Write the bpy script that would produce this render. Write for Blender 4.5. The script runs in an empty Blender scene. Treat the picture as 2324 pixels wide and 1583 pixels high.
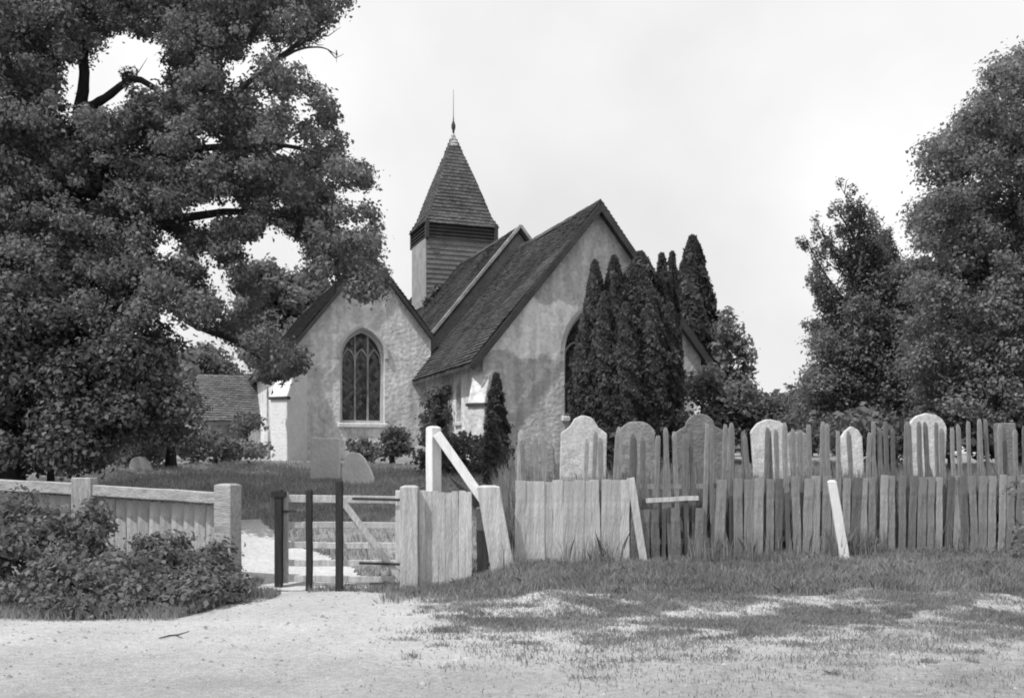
import bpy, bmesh, math, random
import numpy as np
from mathutils import Vector, Matrix
from mathutils.geometry import tessellate_polygon

rng = np.random.default_rng(7)
random.seed(7)
PI = math.pi
sc = bpy.context.scene
col = sc.collection

# ------------------------------------------------------------------ camera
CAMH = 1.6
cam_d = bpy.data.cameras.new('camera')
cam = bpy.data.objects.new('camera', cam_d)
col.objects.link(cam)
cam.location = (0, 0, CAMH)
cam.rotation_euler = (math.radians(90), 0, 0)
cam_d.sensor_width = 36
cam_d.lens = 36
cam_d.shift_y = (1060 - 791.5) / 2324
cam_d.clip_end = 2000
sc.camera = cam

# ------------------------------------------------------------------ light
SUN_H = Vector((-0.80, -0.60)).normalized()     # horizontal direction towards the sun
SUN_EL = math.radians(56)
w = bpy.data.worlds.new('World')
sc.world = w
w.use_nodes = True
nt = w.node_tree
bg = nt.nodes['Background']
sky = nt.nodes.new('ShaderNodeTexSky')
sky.sky_type = 'NISHITA'
sky.sun_disc = False
sky.sun_elevation = SUN_EL
sky.sun_rotation = math.atan2(SUN_H.x, SUN_H.y)
sky.dust_density = 4.0
bw = nt.nodes.new('ShaderNodeRGBToBW')
nt.links.new(sky.outputs['Color'], bw.inputs[0])
# thin bright overcast veil over the whole sky
veil = nt.nodes.new('ShaderNodeMath'); veil.operation = 'MULTIPLY_ADD'
nt.links.new(bw.outputs[0], veil.inputs[0]); veil.inputs[1].default_value = 0.22; veil.inputs[2].default_value = 5.9
tc = nt.nodes.new('ShaderNodeTexCoord')
cn = nt.nodes.new('ShaderNodeTexNoise'); cn.inputs['Scale'].default_value = 2.2; cn.inputs['Detail'].default_value = 5
nt.links.new(tc.outputs['Generated'], cn.inputs['Vector'])
cm = nt.nodes.new('ShaderNodeMapRange'); cm.inputs[1].default_value = 0.36; cm.inputs[2].default_value = 0.64
cm.inputs[3].default_value = 0.84; cm.inputs[4].default_value = 1.10
nt.links.new(cn.outputs[0], cm.inputs[0])
mul = nt.nodes.new('ShaderNodeMath'); mul.operation = 'MULTIPLY'
nt.links.new(veil.outputs[0], mul.inputs[0]); nt.links.new(cm.outputs[0], mul.inputs[1])
nt.links.new(mul.outputs[0], bg.inputs['Color'])
bg.inputs['Strength'].default_value = 0.12

sd = bpy.data.lights.new('sun', 'SUN')
sd.energy = 3.2
sd.angle = math.radians(0.8)
sd.color = (1, 1, 1)
so = bpy.data.objects.new('sun', sd)
col.objects.link(so)
sv = Vector((SUN_H.x * math.cos(SUN_EL), SUN_H.y * math.cos(SUN_EL), math.sin(SUN_EL)))
so.rotation_euler = sv.to_track_quat('Z', 'Y').to_euler()
so.location = (-10, -5, 20)

sc.view_settings.view_transform = 'Standard'
sc.view_settings.look = 'None'
sc.view_settings.gamma = 1
sc.view_settings.use_curve_mapping = False
sc.view_settings.exposure = 0.30
sc.cycles.pixel_filter_type = 'BLACKMAN_HARRIS'
sc.cycles.filter_width = 1.9

# ------------------------------------------------------------------ helpers
def P(px, py, Y):
    """a point of the place seen at (px, py) of a 2324 px wide picture, at distance Y"""
    return Vector(((px - 1162) / 2324 * Y, Y, CAMH - (py - 1060) / 2324 * Y))

def ss(a, b, x):
    t = np.clip((x - a) / (b - a), 0, 1)
    return t * t * (3 - 2 * t)

def zg(X, Y):
    """height of the ground"""
    X = np.asarray(X, float); Y = np.asarray(Y, float)
    b = np.interp(Y, [-50, 12, 13.5, 16, 20, 26, 32, 60, 300], [0, 0, .03, .42, 1.15, 1.62, 1.9, 2.4, 4])
    r = ss(-0.9, 0.3, X) * np.interp(Y, [10.8, 13.3, 15.3, 18], [0, .25, .12, 0])
    l = (1 - ss(-4.4, -3.7, X)) * np.interp(Y, [11, 13.3, 15.3, 18], [0, .22, .12, 0])
    n = .03 * np.sin(X * 1.3 + 1) * np.sin(Y * 1.1) + .015 * np.sin(X * 3.7) * np.sin(Y * 3.1 + 2)
    n2 = .05 * np.sin(X * .9) * np.sin(Y * .7 + 1) * ss(16, 20, Y)
    return b + r + l + n * ss(9, 14, Y) + .006 * np.sin(X * 5.1 + Y) + n2

def tag(o, label=None, cat=None, group=None, kind=None):
    if label: o['label'] = label
    if cat: o['category'] = cat
    if group: o['group'] = group
    if kind: o['kind'] = kind
    return o

def empty(name, loc=(0, 0, 0), rz=0, **k):
    o = bpy.data.objects.new(name, None)
    o.empty_display_size = .2
    col.objects.link(o)
    o.location = loc
    o.rotation_euler = (0, 0, rz)
    return tag(o, **k)

def link(name, me, m=None, parent=None, smooth=False, **k):
    if m is not None and not me.materials:
        me.materials.append(m)
    if smooth:
        me.shade_smooth()
    o = bpy.data.objects.new(name, me)
    col.objects.link(o)
    if parent is not None: o.parent = parent
    return tag(o, **k)

def pyobj(name, v, f, m, parent=None, smooth=False, **k):
    me = bpy.data.meshes.new(name)
    me.from_pydata([tuple(p) for p in v], [], [tuple(q) for q in f])
    me.update()
    return link(name, me, m, parent, smooth, **k)

class MB:
    """collects boxes, bars and tubes into one mesh"""
    def __init__(s): s.v = []; s.f = []
    def add(s, v, f):
        n = len(s.v); s.v += [tuple(p) for p in v]; s.f += [tuple(i + n for i in q) for q in f]
        return s
    def box(s, x0, x1, y0, y1, z0, z1):
        return s.add([(x0,y0,z0),(x1,y0,z0),(x1,y1,z0),(x0,y1,z0),(x0,y0,z1),(x1,y0,z1),(x1,y1,z1),(x0,y1,z1)],
                     [(0,3,2,1),(4,5,6,7),(0,1,5,4),(1,2,6,5),(2,3,7,6),(3,0,4,7)])
    def bar(s, a, b, wd, ht, side=None, jit=0, seg=1):
        """a rectangular bar from a to b; side = direction of its width"""
        a = Vector(a); b = Vector(b); d = (b - a).normalized()
        sd_ = Vector(side) if side is not None else Vector((0, 1, 0))
        sd_ = (sd_ - d * sd_.dot(d)).normalized()
        up = d.cross(sd_).normalized()
        rings = []
        for i in range(seg + 1):
            c = a.lerp(b, i / seg)
            if 0 < i < seg: c = c + sd_ * random.uniform(-jit, jit) + up * random.uniform(-jit, jit)
            k = 1 + random.uniform(-jit, jit) * 2
            rings.append([c + sd_ * wd / 2 * sx * k + up * ht / 2 * sy * k for sx, sy in ((-1,-1),(1,-1),(1,1),(-1,1))])
        v = [p for r in rings for p in r]; f = [(3,2,1,0), tuple(seg*4 + i for i in range(4))]
        for i in range(seg):
            for j in range(4):
                k = (j + 1) % 4
                f.append((i*4+j, i*4+k, i*4+4+k, i*4+4+j))
        return s.add(v, f)
    def tube(s, pts, rad, n=8, wob=0.0):
        pts = [Vector(p) for p in pts]; v = []; f = []
        for i, p in enumerate(pts):
            d = (pts[min(i+1, len(pts)-1)] - pts[max(i-1, 0)]).normalized()
            a = d.orthogonal().normalized() if abs(d.z) > .95 else d.cross(Vector((0,0,1))).normalized()
            b = d.cross(a)
            for j in range(n):
                t = 2*PI*j/n
                r = rad[i] * (1 + wob * random.uniform(-1, 1))
                v.append(p + (a*math.cos(t) + b*math.sin(t)) * r)
        for i in range(len(pts)-1):
            for j in range(n):
                k = (j+1) % n
                f.append((i*n+j, i*n+k, (i+1)*n+k, (i+1)*n+j))
        f.append(tuple(reversed(range(n)))); f.append(tuple((len(pts)-1)*n + j for j in range(n)))
        return s.add(v, f)
    def build(s, name, m, parent=None, smooth=False, bevel=0, **k):
        o = pyobj(name, s.v, s.f, m, parent, smooth, **k)
        if bevel: add_bevel(o, bevel)
        return o

def add_bevel(o, wd, seg=1):
    b = o.modifiers.new('bevel', 'BEVEL'); b.width = wd; b.segments = seg; b.limit_method = 'ANGLE'
    return o

# ------------------------------------------------------------------ materials (the photograph is monochrome: all greys)
MATS = {}
def mat(name, base, var=.3, scale=6, rough=.9, bump=.2, bscale=None, fine=0.0, spec=.2, island=0.0, streak=None, coord='Object', trans=0.0, objvar=0.0):
    if name in MATS: return MATS[name]
    m = bpy.data.materials.new(name); m.use_nodes = True
    t = m.node_tree; N = t.nodes; L = t.links
    p = N['Principled BSDF']
    p.inputs['Roughness'].default_value = rough
    p.inputs['Specular IOR Level'].default_value = spec
    c = N.new('ShaderNodeTexCoord'); vec = c.outputs[coord]
    if streak:
        mp = N.new('ShaderNodeMapping'); mp.inputs['Scale'].default_value = streak
        L.new(vec, mp.inputs[0]); vec = mp.outputs[0]
    n = N.new('ShaderNodeTexNoise'); n.inputs['Scale'].default_value = scale; n.inputs['Detail'].default_value = 8
    n.inputs['Roughness'].default_value = .65
    L.new(vec, n.inputs['Vector'])
    r = N.new('ShaderNodeMapRange'); r.inputs[1].default_value = .3; r.inputs[2].default_value = .7
    r.inputs[3].default_value = base * (1 - var); r.inputs[4].default_value = base * (1 + var)
    L.new(n.outputs[0], r.inputs[0]); val = r.outputs[0]
    def mulby(val, src, lo, hi, a=.0, b=1.0):
        q = N.new('ShaderNodeMapRange'); q.inputs[1].default_value = a; q.inputs[2].default_value = b
        q.inputs[3].default_value = lo; q.inputs[4].default_value = hi
        L.new(src, q.inputs[0])
        x = N.new('ShaderNodeMath'); x.operation = 'MULTIPLY'
        L.new(val, x.inputs[0]); L.new(q.outputs[0], x.inputs[1])
        return x.outputs[0]
    if fine:
        n2 = N.new('ShaderNodeTexNoise'); n2.inputs['Scale'].default_value = scale * 9; n2.inputs['Detail'].default_value = 6
        L.new(vec, n2.inputs['Vector'])
        val = mulby(val, n2.outputs[0], 1 - fine, 1 + fine, .3, .7)
    if island:
        g = N.new('ShaderNodeNewGeometry')
        val = mulby(val, g.outputs['Random Per Island'], 1 - island, 1 + island)
    if objvar:
        oi = N.new('ShaderNodeObjectInfo'); val = mulby(val, oi.outputs['Random'], 1 - objvar, 1 + objvar)
    L.new(val, p.inputs['Base Color'])
    if bump:
        b = N.new('ShaderNodeBump'); b.inputs['Strength'].default_value = bump; b.inputs['Distance'].default_value = .05
        n3 = N.new('ShaderNodeTexNoise'); n3.inputs['Scale'].default_value = bscale or scale * 4; n3.inputs['Detail'].default_value = 8
        L.new(vec, n3.inputs['Vector']); L.new(n3.outputs[0], b.inputs['Height']); L.new(b.outputs[0], p.inputs['Normal'])
    if trans:
        tr = N.new('ShaderNodeBsdfTranslucent'); L.new(val, tr.inputs[0])
        mx = N.new('ShaderNodeMixShader'); mx.inputs[0].default_value = trans
        L.new(p.outputs[0], mx.inputs[1]); L.new(tr.outputs[0], mx.inputs[2])
        L.new(mx.outputs[0], N['Material Output'].inputs[0])
    MATS[name] = m; m['val'] = 0
    m.diffuse_color = (base, base, base, 1)
    return m

def leafmat(name, base, var=.35, scale=.9, island=.35):
    return mat(name, base, var, scale, rough=.55, bump=0, island=island, spec=.12, trans=.45)

def wallmat(name, base, patch=None):
    """rubble wall under worn limewash; patch = (u0, u1, z0, z1, factor) a freshly plastered area"""
    m = mat(name, base, .11, 1.1, rough=.95, bump=.55, bscale=9, fine=.16, spec=.1)
    t = m.node_tree; N = t.nodes; L = t.links; p = N['Principled BSDF']
    src = p.inputs['Base Color'].links[0].from_socket
    c = N.new('ShaderNodeTexCoord')
    vo = N.new('ShaderNodeTexVoronoi'); vo.inputs['Scale'].default_value = 5.5
    dist = N.new('ShaderNodeTexNoise'); dist.inputs['Scale'].default_value = 3
    va = N.new('ShaderNodeVectorMath'); va.operation = 'MULTIPLY_ADD'
    va.inputs[1].default_value = (.35, .35, .35)
    L.new(c.outputs['Object'], dist.inputs['Vector']); L.new(dist.outputs['Color'], va.inputs[0]); L.new(c.outputs['Object'], va.inputs[2])
    L.new(va.outputs[0], vo.inputs['Vector'])
    q = N.new('ShaderNodeMapRange'); q.inputs[3].default_value = .86; q.inputs[4].default_value = 1.1
    sp = N.new('ShaderNodeSeparateColor'); L.new(vo.outputs['Color'], sp.inputs[0]); L.new(sp.outputs[0], q.inputs[0])
    x = N.new('ShaderNodeMath'); x.operation = 'MULTIPLY'; L.new(src, x.inputs[0]); L.new(q.outputs[0], x.inputs[1])
    out = x.outputs[0]
    mps = N.new('ShaderNodeMapping'); mps.inputs['Scale'].default_value = (2.6, 2.6, .35); L.new(c.outputs['Object'], mps.inputs[0])
    ns = N.new('ShaderNodeTexNoise'); ns.inputs['Scale'].default_value = 1.6; ns.inputs['Detail'].default_value = 7; L.new(mps.outputs[0], ns.inputs['Vector'])
    rs = N.new('ShaderNodeMapRange'); rs.inputs[1].default_value = .38; rs.inputs[2].default_value = .62; rs.inputs[3].default_value = .8; rs.inputs[4].default_value = 1.08
    L.new(ns.outputs[0], rs.inputs[0]); xs = N.new('ShaderNodeMath'); xs.operation = 'MULTIPLY'; L.new(out, xs.inputs[0]); L.new(rs.outputs[0], xs.inputs[1])
    out = xs.outputs[0]
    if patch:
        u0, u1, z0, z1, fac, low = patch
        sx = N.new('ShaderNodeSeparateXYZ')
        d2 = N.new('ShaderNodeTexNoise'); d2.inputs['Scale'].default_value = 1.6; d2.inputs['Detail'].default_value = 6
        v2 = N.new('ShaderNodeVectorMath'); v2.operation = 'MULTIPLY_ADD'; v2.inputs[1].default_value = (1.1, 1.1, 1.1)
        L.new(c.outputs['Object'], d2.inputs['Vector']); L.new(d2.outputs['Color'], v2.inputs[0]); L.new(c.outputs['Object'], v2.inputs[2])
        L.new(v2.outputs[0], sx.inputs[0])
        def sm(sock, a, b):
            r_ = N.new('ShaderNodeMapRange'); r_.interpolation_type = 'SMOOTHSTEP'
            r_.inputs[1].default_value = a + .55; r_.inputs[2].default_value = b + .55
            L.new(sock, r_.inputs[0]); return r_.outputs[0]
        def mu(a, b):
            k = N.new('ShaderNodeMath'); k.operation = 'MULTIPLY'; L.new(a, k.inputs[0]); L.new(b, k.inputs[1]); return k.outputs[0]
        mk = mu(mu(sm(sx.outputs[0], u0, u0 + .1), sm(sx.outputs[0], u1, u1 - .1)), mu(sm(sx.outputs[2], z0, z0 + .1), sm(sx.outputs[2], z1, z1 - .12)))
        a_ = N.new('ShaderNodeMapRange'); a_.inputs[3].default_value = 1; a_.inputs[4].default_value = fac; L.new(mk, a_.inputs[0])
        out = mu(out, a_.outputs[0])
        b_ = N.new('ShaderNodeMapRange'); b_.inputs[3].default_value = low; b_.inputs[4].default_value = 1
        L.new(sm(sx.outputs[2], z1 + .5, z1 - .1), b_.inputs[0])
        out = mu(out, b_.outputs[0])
    L.new(out, p.inputs['Base Color'])
    return m

M_WALL = wallmat('limewashed_rubble', .68)
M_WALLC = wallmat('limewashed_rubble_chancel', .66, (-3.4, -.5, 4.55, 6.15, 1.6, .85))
M_STONE = mat('dressed_stone', .52, .15, 4, bump=.3, fine=.12)
M_BUTT = mat('limewashed_buttress', .72, .1, 3, bump=.4, fine=.1)
M_TILE = mat('clay_tile', .064, .5, 1.0, rough=.85, bump=.3, bscale=30, island=.3, fine=.25)
M_TILE2 = mat('porch_tile', .12, .25, 1.2, rough=.85, bump=.3, bscale=30, island=.25, fine=.2)
M_SHING = mat('oak_shingle', .09, .25, 2, rough=.85, bump=.3, bscale=30, island=.25, fine=.2)
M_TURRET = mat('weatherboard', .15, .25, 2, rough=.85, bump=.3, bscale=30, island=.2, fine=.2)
M_TSUNLIT = mat('sunlit_board_tint', .26, .25, 3, bump=.3, bscale=20, fine=.2)  # paler board tone, paints sunlight onto the turret's left face
M_LEAD = mat('lead', .45, .1, 3, rough=.6, bump=.1)
M_BARGE = mat('dark_bargeboard', .06, .3, 3, bump=.2)
M_IRON = mat('iron', .05, .3, 8, rough=.6, bump=.1)
M_GLASS = mat('old_glass', .03, .7, 14, rough=.3, bump=.9, bscale=16, spec=.4)
M_QUARRY = mat('quarry_glass', .035, .3, 3, rough=.12, bump=0, spec=.6, island=.6)
M_LEADING = mat('lead_came', .09, .3, 3, rough=.7, bump=0)
M_WOODL = mat('pale_weathered_oak', .47, .28, 3, bump=.4, bscale=14, fine=.2, streak=(6, 6, .7), objvar=.14)
M_WOODW = mat('white_painted_post', .68, .12, 3, bump=.2, bscale=14, fine=.12, streak=(6, 6, .7))
M_WOODM = mat('grey_weathered_oak', .29, .3, 3, bump=.5, bscale=14, fine=.25, streak=(6, 6, .7), objvar=.28)
M_WOODM2 = mat('mossy_weathered_oak', .21, .35, 3, bump=.5, bscale=14, fine=.25, streak=(6, 6, .7), objvar=.35)
M_WOODR = mat('weathered_rail', .36, .3, 3, bump=.5, bscale=14, fine=.25, streak=(.8, 6, 6))
M_BLADEC = leafmat('churchyard_blade', .38, .3, .6)
M_WOODD = mat('dark_tarred_wood', .035, .3, 4, bump=.4, bscale=14, fine=.2, streak=(6, 6, .7))
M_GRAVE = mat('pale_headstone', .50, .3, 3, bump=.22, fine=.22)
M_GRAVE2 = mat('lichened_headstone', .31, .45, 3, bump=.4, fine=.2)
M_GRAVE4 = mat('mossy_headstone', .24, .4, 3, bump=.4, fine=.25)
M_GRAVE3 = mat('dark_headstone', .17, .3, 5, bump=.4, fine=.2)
M_BARK = mat('bark', .05, .35, 5, bump=.8, bscale=12, streak=(3, 3, .6))
M_LEAF = leafmat('broad_leaf', .20)
M_LEAFD = leafmat('dark_leaf', .15)
M_YEW = leafmat('yew_needle', .11)
M_LEAFM = leafmat('mid_leaf', .18)
M_LEAFP = leafmat('pale_leaf', .30, .25)
M_LEAFR = leafmat('evergreen_leaf', .21)
M_BRAM = leafmat('bramble_leaf', .18, .3, 2.5)
M_BLADE = leafmat('grass_blade', .30, .3, .8)
M_BLADEP = leafmat('dry_grass_blade', .33, .3, 1.5)

# ------------------------------------------------------------------ ground, road, path
def gmat(name, lo, hi, scale, dark=None):
    m = bpy.data.materials.new(name); m.use_nodes = True
    t = m.node_tree; N = t.nodes; L = t.links; p = N['Principled BSDF']; p.inputs['Roughness'].default_value = 1
    p.inputs['Specular IOR Level'].default_value = .05
    c = N.new('ShaderNodeTexCoord')
    def noise(s, d=8, rg=.65):
        n = N.new('ShaderNodeTexNoise'); n.inputs['Scale'].default_value = s; n.inputs['Detail'].default_value = d
        n.inputs['Roughness'].default_value = rg
        L.new(c.outputs['Object'], n.inputs['Vector']); return n.outputs[0]
    def mr(src, a, b, lo_, hi_):
        r = N.new('ShaderNodeMapRange'); r.inputs[1].default_value = a; r.inputs[2].default_value = b
        r.inputs[3].default_value = lo_; r.inputs[4].default_value = hi_; L.new(src, r.inputs[0]); return r.outputs[0]
    def mu(a, b):
        k = N.new('ShaderNodeMath'); k.operation = 'MULTIPLY'; L.new(a, k.inputs[0]); L.new(b, k.inputs[1]); return k.outputs[0]
    v = mr(noise(scale), .3, .7, lo, hi)
    v = mu(v, mr(noise(55, 4), .3, .7, .72, 1.28))
    v = mu(v, mr(noise(14, 4), .3, .7, .85, 1.15))
    if dark:
        # worn turf patches on the verge: more of them towards +x
        sx = N.new('ShaderNodeSeparateXYZ'); L.new(c.outputs['Object'], sx.inputs[0])
        grad = mr(sx.outputs[0], -1.2, 3.5, -.14, .03)
        ad = N.new('ShaderNodeMath'); ad.operation = 'ADD'; L.new(noise(2.2, 10, .75), ad.inputs[0]); L.new(grad, ad.inputs[1])
        v = mu(v, mr(ad.outputs[0], .44, .60, 1, dark))
        yy = N.new('ShaderNodeMath'); yy.operation = 'MULTIPLY_ADD'; yy.inputs[1].default_value = 2.4
        L.new(noise(.8, 5), yy.inputs[0]); L.new(sx.outputs[1], yy.inputs[2])
        v = mu(v, mr(yy.outputs[0], 8.9, 10.6, .80, 1.06))
    L.new(v, p.inputs['Base Color'])
    b = N.new('ShaderNodeBump'); b.inputs['Strength'].default_value = .7; b.inputs['Distance'].default_value = .03
    L.new(noise(45, 6), b.inputs['Height']); L.new(b.outputs[0], p.inputs['Normal'])
    return m

M_GRASS = gmat('turf', .18, .30, 1.2)
M_ROAD = gmat('gravel_road', .33, .46, 1.1, dark=.66)
M_PATH = gmat('gravel_path', .46, .58, .7)

def grid_obj(name, xs, ys, m, dz=0, mask=None, **k):
    X, Y = np.meshgrid(xs, ys); Z = zg(X, Y) + dz
    v = np.stack([X, Y, Z], -1).reshape(-1, 3)
    nx = len(xs); ny = len(ys)
    i, j = np.meshgrid(np.arange(nx - 1), np.arange(ny - 1))
    a = (j * nx + i)
    if mask is not None:
        cx = (X[:-1, :-1] + X[1:, 1:]) / 2; cy = (Y[:-1, :-1] + Y[1:, 1:]) / 2
        a = a[mask(cx, cy)]
    a = a.ravel()
    f = np.stack([a, a + 1, a + nx + 1, a + nx], -1)
    used = np.unique(f); mp = np.zeros(len(v), int); mp[used] = np.arange(len(used))
    v = v[used]; f = mp[f]
    me = np_mesh(name, v, f)
    return link(name, me, m, smooth=True, **k)

def np_mesh(name, v, f):
    me = bpy.data.meshes.new(name)
    me.vertices.add(len(v)); me.vertices.foreach_set('co', np.ascontiguousarray(v, np.float32).ravel())
    n = f.shape[1]
    me.loops.add(f.size); me.loops.foreach_set('vertex_index', np.ascontiguousarray(f, np.int32).ravel())
    me.polygons.add(len(f)); me.polygons.foreach_set('loop_start', np.arange(len(f), dtype=np.int32) * n)
    me.update(calc_edges=True)
    return me

def spaced(a, b, fine0, fine1, s1, s2):
    return np.unique(np.round(np.concatenate([np.arange(a, fine0, s2), np.arange(fine0, fine1, s1), np.arange(fine1, b + s2, s2)]), 4))

gx = np.unique(np.concatenate([np.linspace(-400, -30, 40), np.linspace(-30, -14, 17), np.arange(-14, 14, .125), np.linspace(14, 30, 17), np.linspace(30, 400, 40)]))
gy = np.unique(np.concatenate([np.linspace(-100, 2, 20), np.arange(2, 10, .25), np.arange(10, 18, .1), np.arange(18, 36, .25), np.linspace(36, 70, 35), np.linspace(70, 600, 40)]))
grid_obj('ground', gx, gy, M_GRASS, kind='structure')

def wob(x, y, s=1.0):
    return .5 * np.sin(2.3 * x * s + 1) * np.sin(2.9 * y * s + .5) + .3 * np.sin(5.3 * x * s + y * 2) + .2 * np.sin(11 * y * s + 3 * x)

def road_mask(x, y):
    # far edge of the bare road surface
    edge = np.interp(x, [-30, -5.5, -3.6, -3.15, -2.9, -1.7, -1.0, 0, 2, 7, 30], [10.9, 11.0, 11.1, 12.6, 13.25, 13.3, 12.2, 12.0, 12.0, 11.9, 11.9])
    return y < edge + (.12 + .2 * ss(-1.5, 0, x)) * wob(x, y)
grid_obj('road', np.arange(-16, 16, .08), np.arange(-3, 13.6, .08), M_ROAD, .014, road_mask, kind='structure')

def path_mask(x, y):
    c = np.interp(y, [13, 13.6, 14.4, 15.2, 16.2, 17.5], [-2.75, -2.85, -3.05, -3.5, -4.0, -4.7])
    hw = np.interp(y, [13, 14.2, 15.2, 16.2, 17.5], [1.05, .85, .65, .42, .3])
    return (np.abs(x - c) < hw + .06 * wob(x, y, 2)) & (y > 13.2) & (y < 17.3)
grid_obj('path', np.arange(-7, -1.2, .06), np.arange(13.0, 17.4, .06), M_PATH, .022, path_mask, kind='structure')

# ------------------------------------------------------------------ foliage
def leaves(name, C, Nrm, size, m, parent=None, asp=1.6, bend=.25, up=0.0, **k):
    """one mesh of bent leaf faces at C facing Nrm"""
    n = len(C)
    C = np.asarray(C); Nrm = Nrm / (np.linalg.norm(Nrm, axis=1, keepdims=True) + 1e-9)
    R = rng.normal(size=(n, 3)); R[:, 2] += up
    T = np.cross(Nrm, R); T /= (np.linalg.norm(T, axis=1, keepdims=True) + 1e-9)
    if up:
        T = np.cross(T, Nrm)
    B = np.cross(Nrm, T)
    s = size * rng.uniform(.4, 1.6, (n, 1))
    L_ = T * s * asp * .5; W = B * s * .5
    q = np.stack([C - L_, C + W + Nrm * s * bend, C + L_, C - W + Nrm * s * bend * .6], 1).reshape(-1, 3)
    f = np.arange(4 * n).reshape(-1, 4)
    me = np_mesh(name, q, f)
    return link(name, me, m, parent, **k)

def puff_points(cx, r, n, flat=1.0):
    """n points spread through the shell of a lumpy ellipsoid"""
    d = rng.normal(size=(n, 3)); d /= np.linalg.norm(d, axis=1, keepdims=True)
    ph = rng.uniform(0, 6, 3)
    lump = 1 + .22 * np.sin(d[:, 0] * 5 + ph[0]) * np.sin(d[:, 2] * 5 + ph[1]) + .12 * np.sin(d[:, 1] * 9 + ph[2])
    rad = rng.uniform(.05, 1, n) ** .5 * lump; k_ = rng.uniform(0, 1, n) < .14; rad = np.where(k_, rad * rng.uniform(1, 1.55, n), rad)
    p = d * rad[:, None] * np.array([r[0], r[1], r[2]])
    nn = d * .8 + rng.normal(size=(n, 3)) * .55 + np.array([0, 0, .25])
    return p + np.array(cx), nn

def inpoly(x, y, poly):
    c = False; n = len(poly); j = n - 1
    for i in range(n):
        xi, yi = poly[i]; xj, yj = poly[j]
        if (yi > y) != (yj > y) and x < (xj - xi) * (y - yi) / (yj - yi) + xi: c = not c
        j = i
    return c

def fill_puffs(poly, Y0, Y1, count, r0, r1, holes=(), zmin=None, edge=0.0):
    """boughs filling an outline, each with its own distance"""
    xs = [p[0] for p in poly]; ys = [p[1] for p in poly]
    out = []; tries = 0
    while len(out) < count and tries < count * 60:
        tries += 1
        x = random.uniform(min(xs), max(xs)); y = random.uniform(min(ys), max(ys))
        if not inpoly(x, y, poly): continue
        Y = random.uniform(Y0, Y1); r = random.uniform(r0, r1); rp = r / Y * 2324 * .75
        ok = True
        for hx, hy, ha, hb in holes:
            if ((x - hx) / (ha + rp)) ** 2 + ((y - hy) / (hb + rp)) ** 2 < 1: ok = False; break
        if ok and edge:
            for a in range(8):
                if not inpoly(x + rp * edge * math.cos(a * PI / 4), y + rp * edge * math.sin(a * PI / 4), poly): ok = False; break
        if not ok: continue
        p = P(x, y, Y)
        out.append((p, (r * random.uniform(.85, 1.3), r, r * random.uniform(.6, .95))))
    return out

def crown(name, puffs, per, size, m, parent, dens_ref=.4, **k):
    Cs = []; Ns = []
    for c, r in puffs:
        n = max(12, int(per * (r[0] * r[2]) / dens_ref ** 2 * (1 + .0)))
        a, b = puff_points(c, r, n); Cs.append(a); Ns.append(b)
    return leaves(name, np.concatenate(Cs), np.concatenate(Ns), size, m, parent, **k)

def rel(pts, org):
    return [Vector(p) - Vector(org) for p in pts]
def relp(puffs, org):
    return [(Vector(c) - Vector(org), r) for c, r in puffs]

def base(x, Y):
    return Vector((x, Y, float(zg(x, Y))))

# ------------------------------------------------------------------ church
ch = empty('church', (2.33, 28.3, 0), math.radians(20.06), label='old limewashed country church with twin gables and shingled bell turret', cat='church')
PITCH = 1.22

def arch_pts(cu, a, z0, zs, zt, n=8):
    """outline of a pointed opening, anticlockwise from the lower left"""
    h = zt - zs; R = (h * h + a * a) / (2 * a)
    pts = [(cu - a, z0), (cu + a, z0)]
    th = math.acos((R - a) / R)
    for i in range(n + 1):
        t = th * i / n
        pts.append((cu + a - R + R * math.cos(t), zs + R * math.sin(t)))
    for i in range(n - 1, -1, -1):
        t = th * i / n
        pts.append((cu - a + R - R * math.cos(t), zs + R * math.sin(t)))
    return pts

def prism_wall(name, outer, holes, y0, y1, m, parent, axis='y', **k):
    """a wall with real openings: outline in (u, z) extruded from y0 to y1 (axis x: outline in (v, z))"""
    loops = [outer] + list(holes)
    flat = [p for l in loops for p in l]
    tris = tessellate_polygon([[Vector((p[0], p[1], 0)) for p in l] for l in loops])
    def mk(p, d): return (p[0], d, p[1]) if axis == 'y' else (d, p[0], p[1])
    n = len(flat)
    v = [mk(p, y0) for p in flat] + [mk(p, y1) for p in flat]
    f = [tuple(t) for t in tris] + [tuple(i + n for i in reversed(t)) for t in tris]
    o = 0
    for l in loops:
        for i in range(len(l)):
            j = (i + 1) % len(l)
            f.append((o + i, o + j, o + j + n, o + i + n))
        o += len(l)
    me = bpy.data.meshes.new(name); me.from_pydata(v, [], f); me.update()
    bm = bmesh.new(); bm.from_mesh(me); bmesh.ops.recalc_face_normals(bm, faces=bm.faces); bm.to_mesh(me); bm.free()
    return link(name, me, m, parent, **k)

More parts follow.
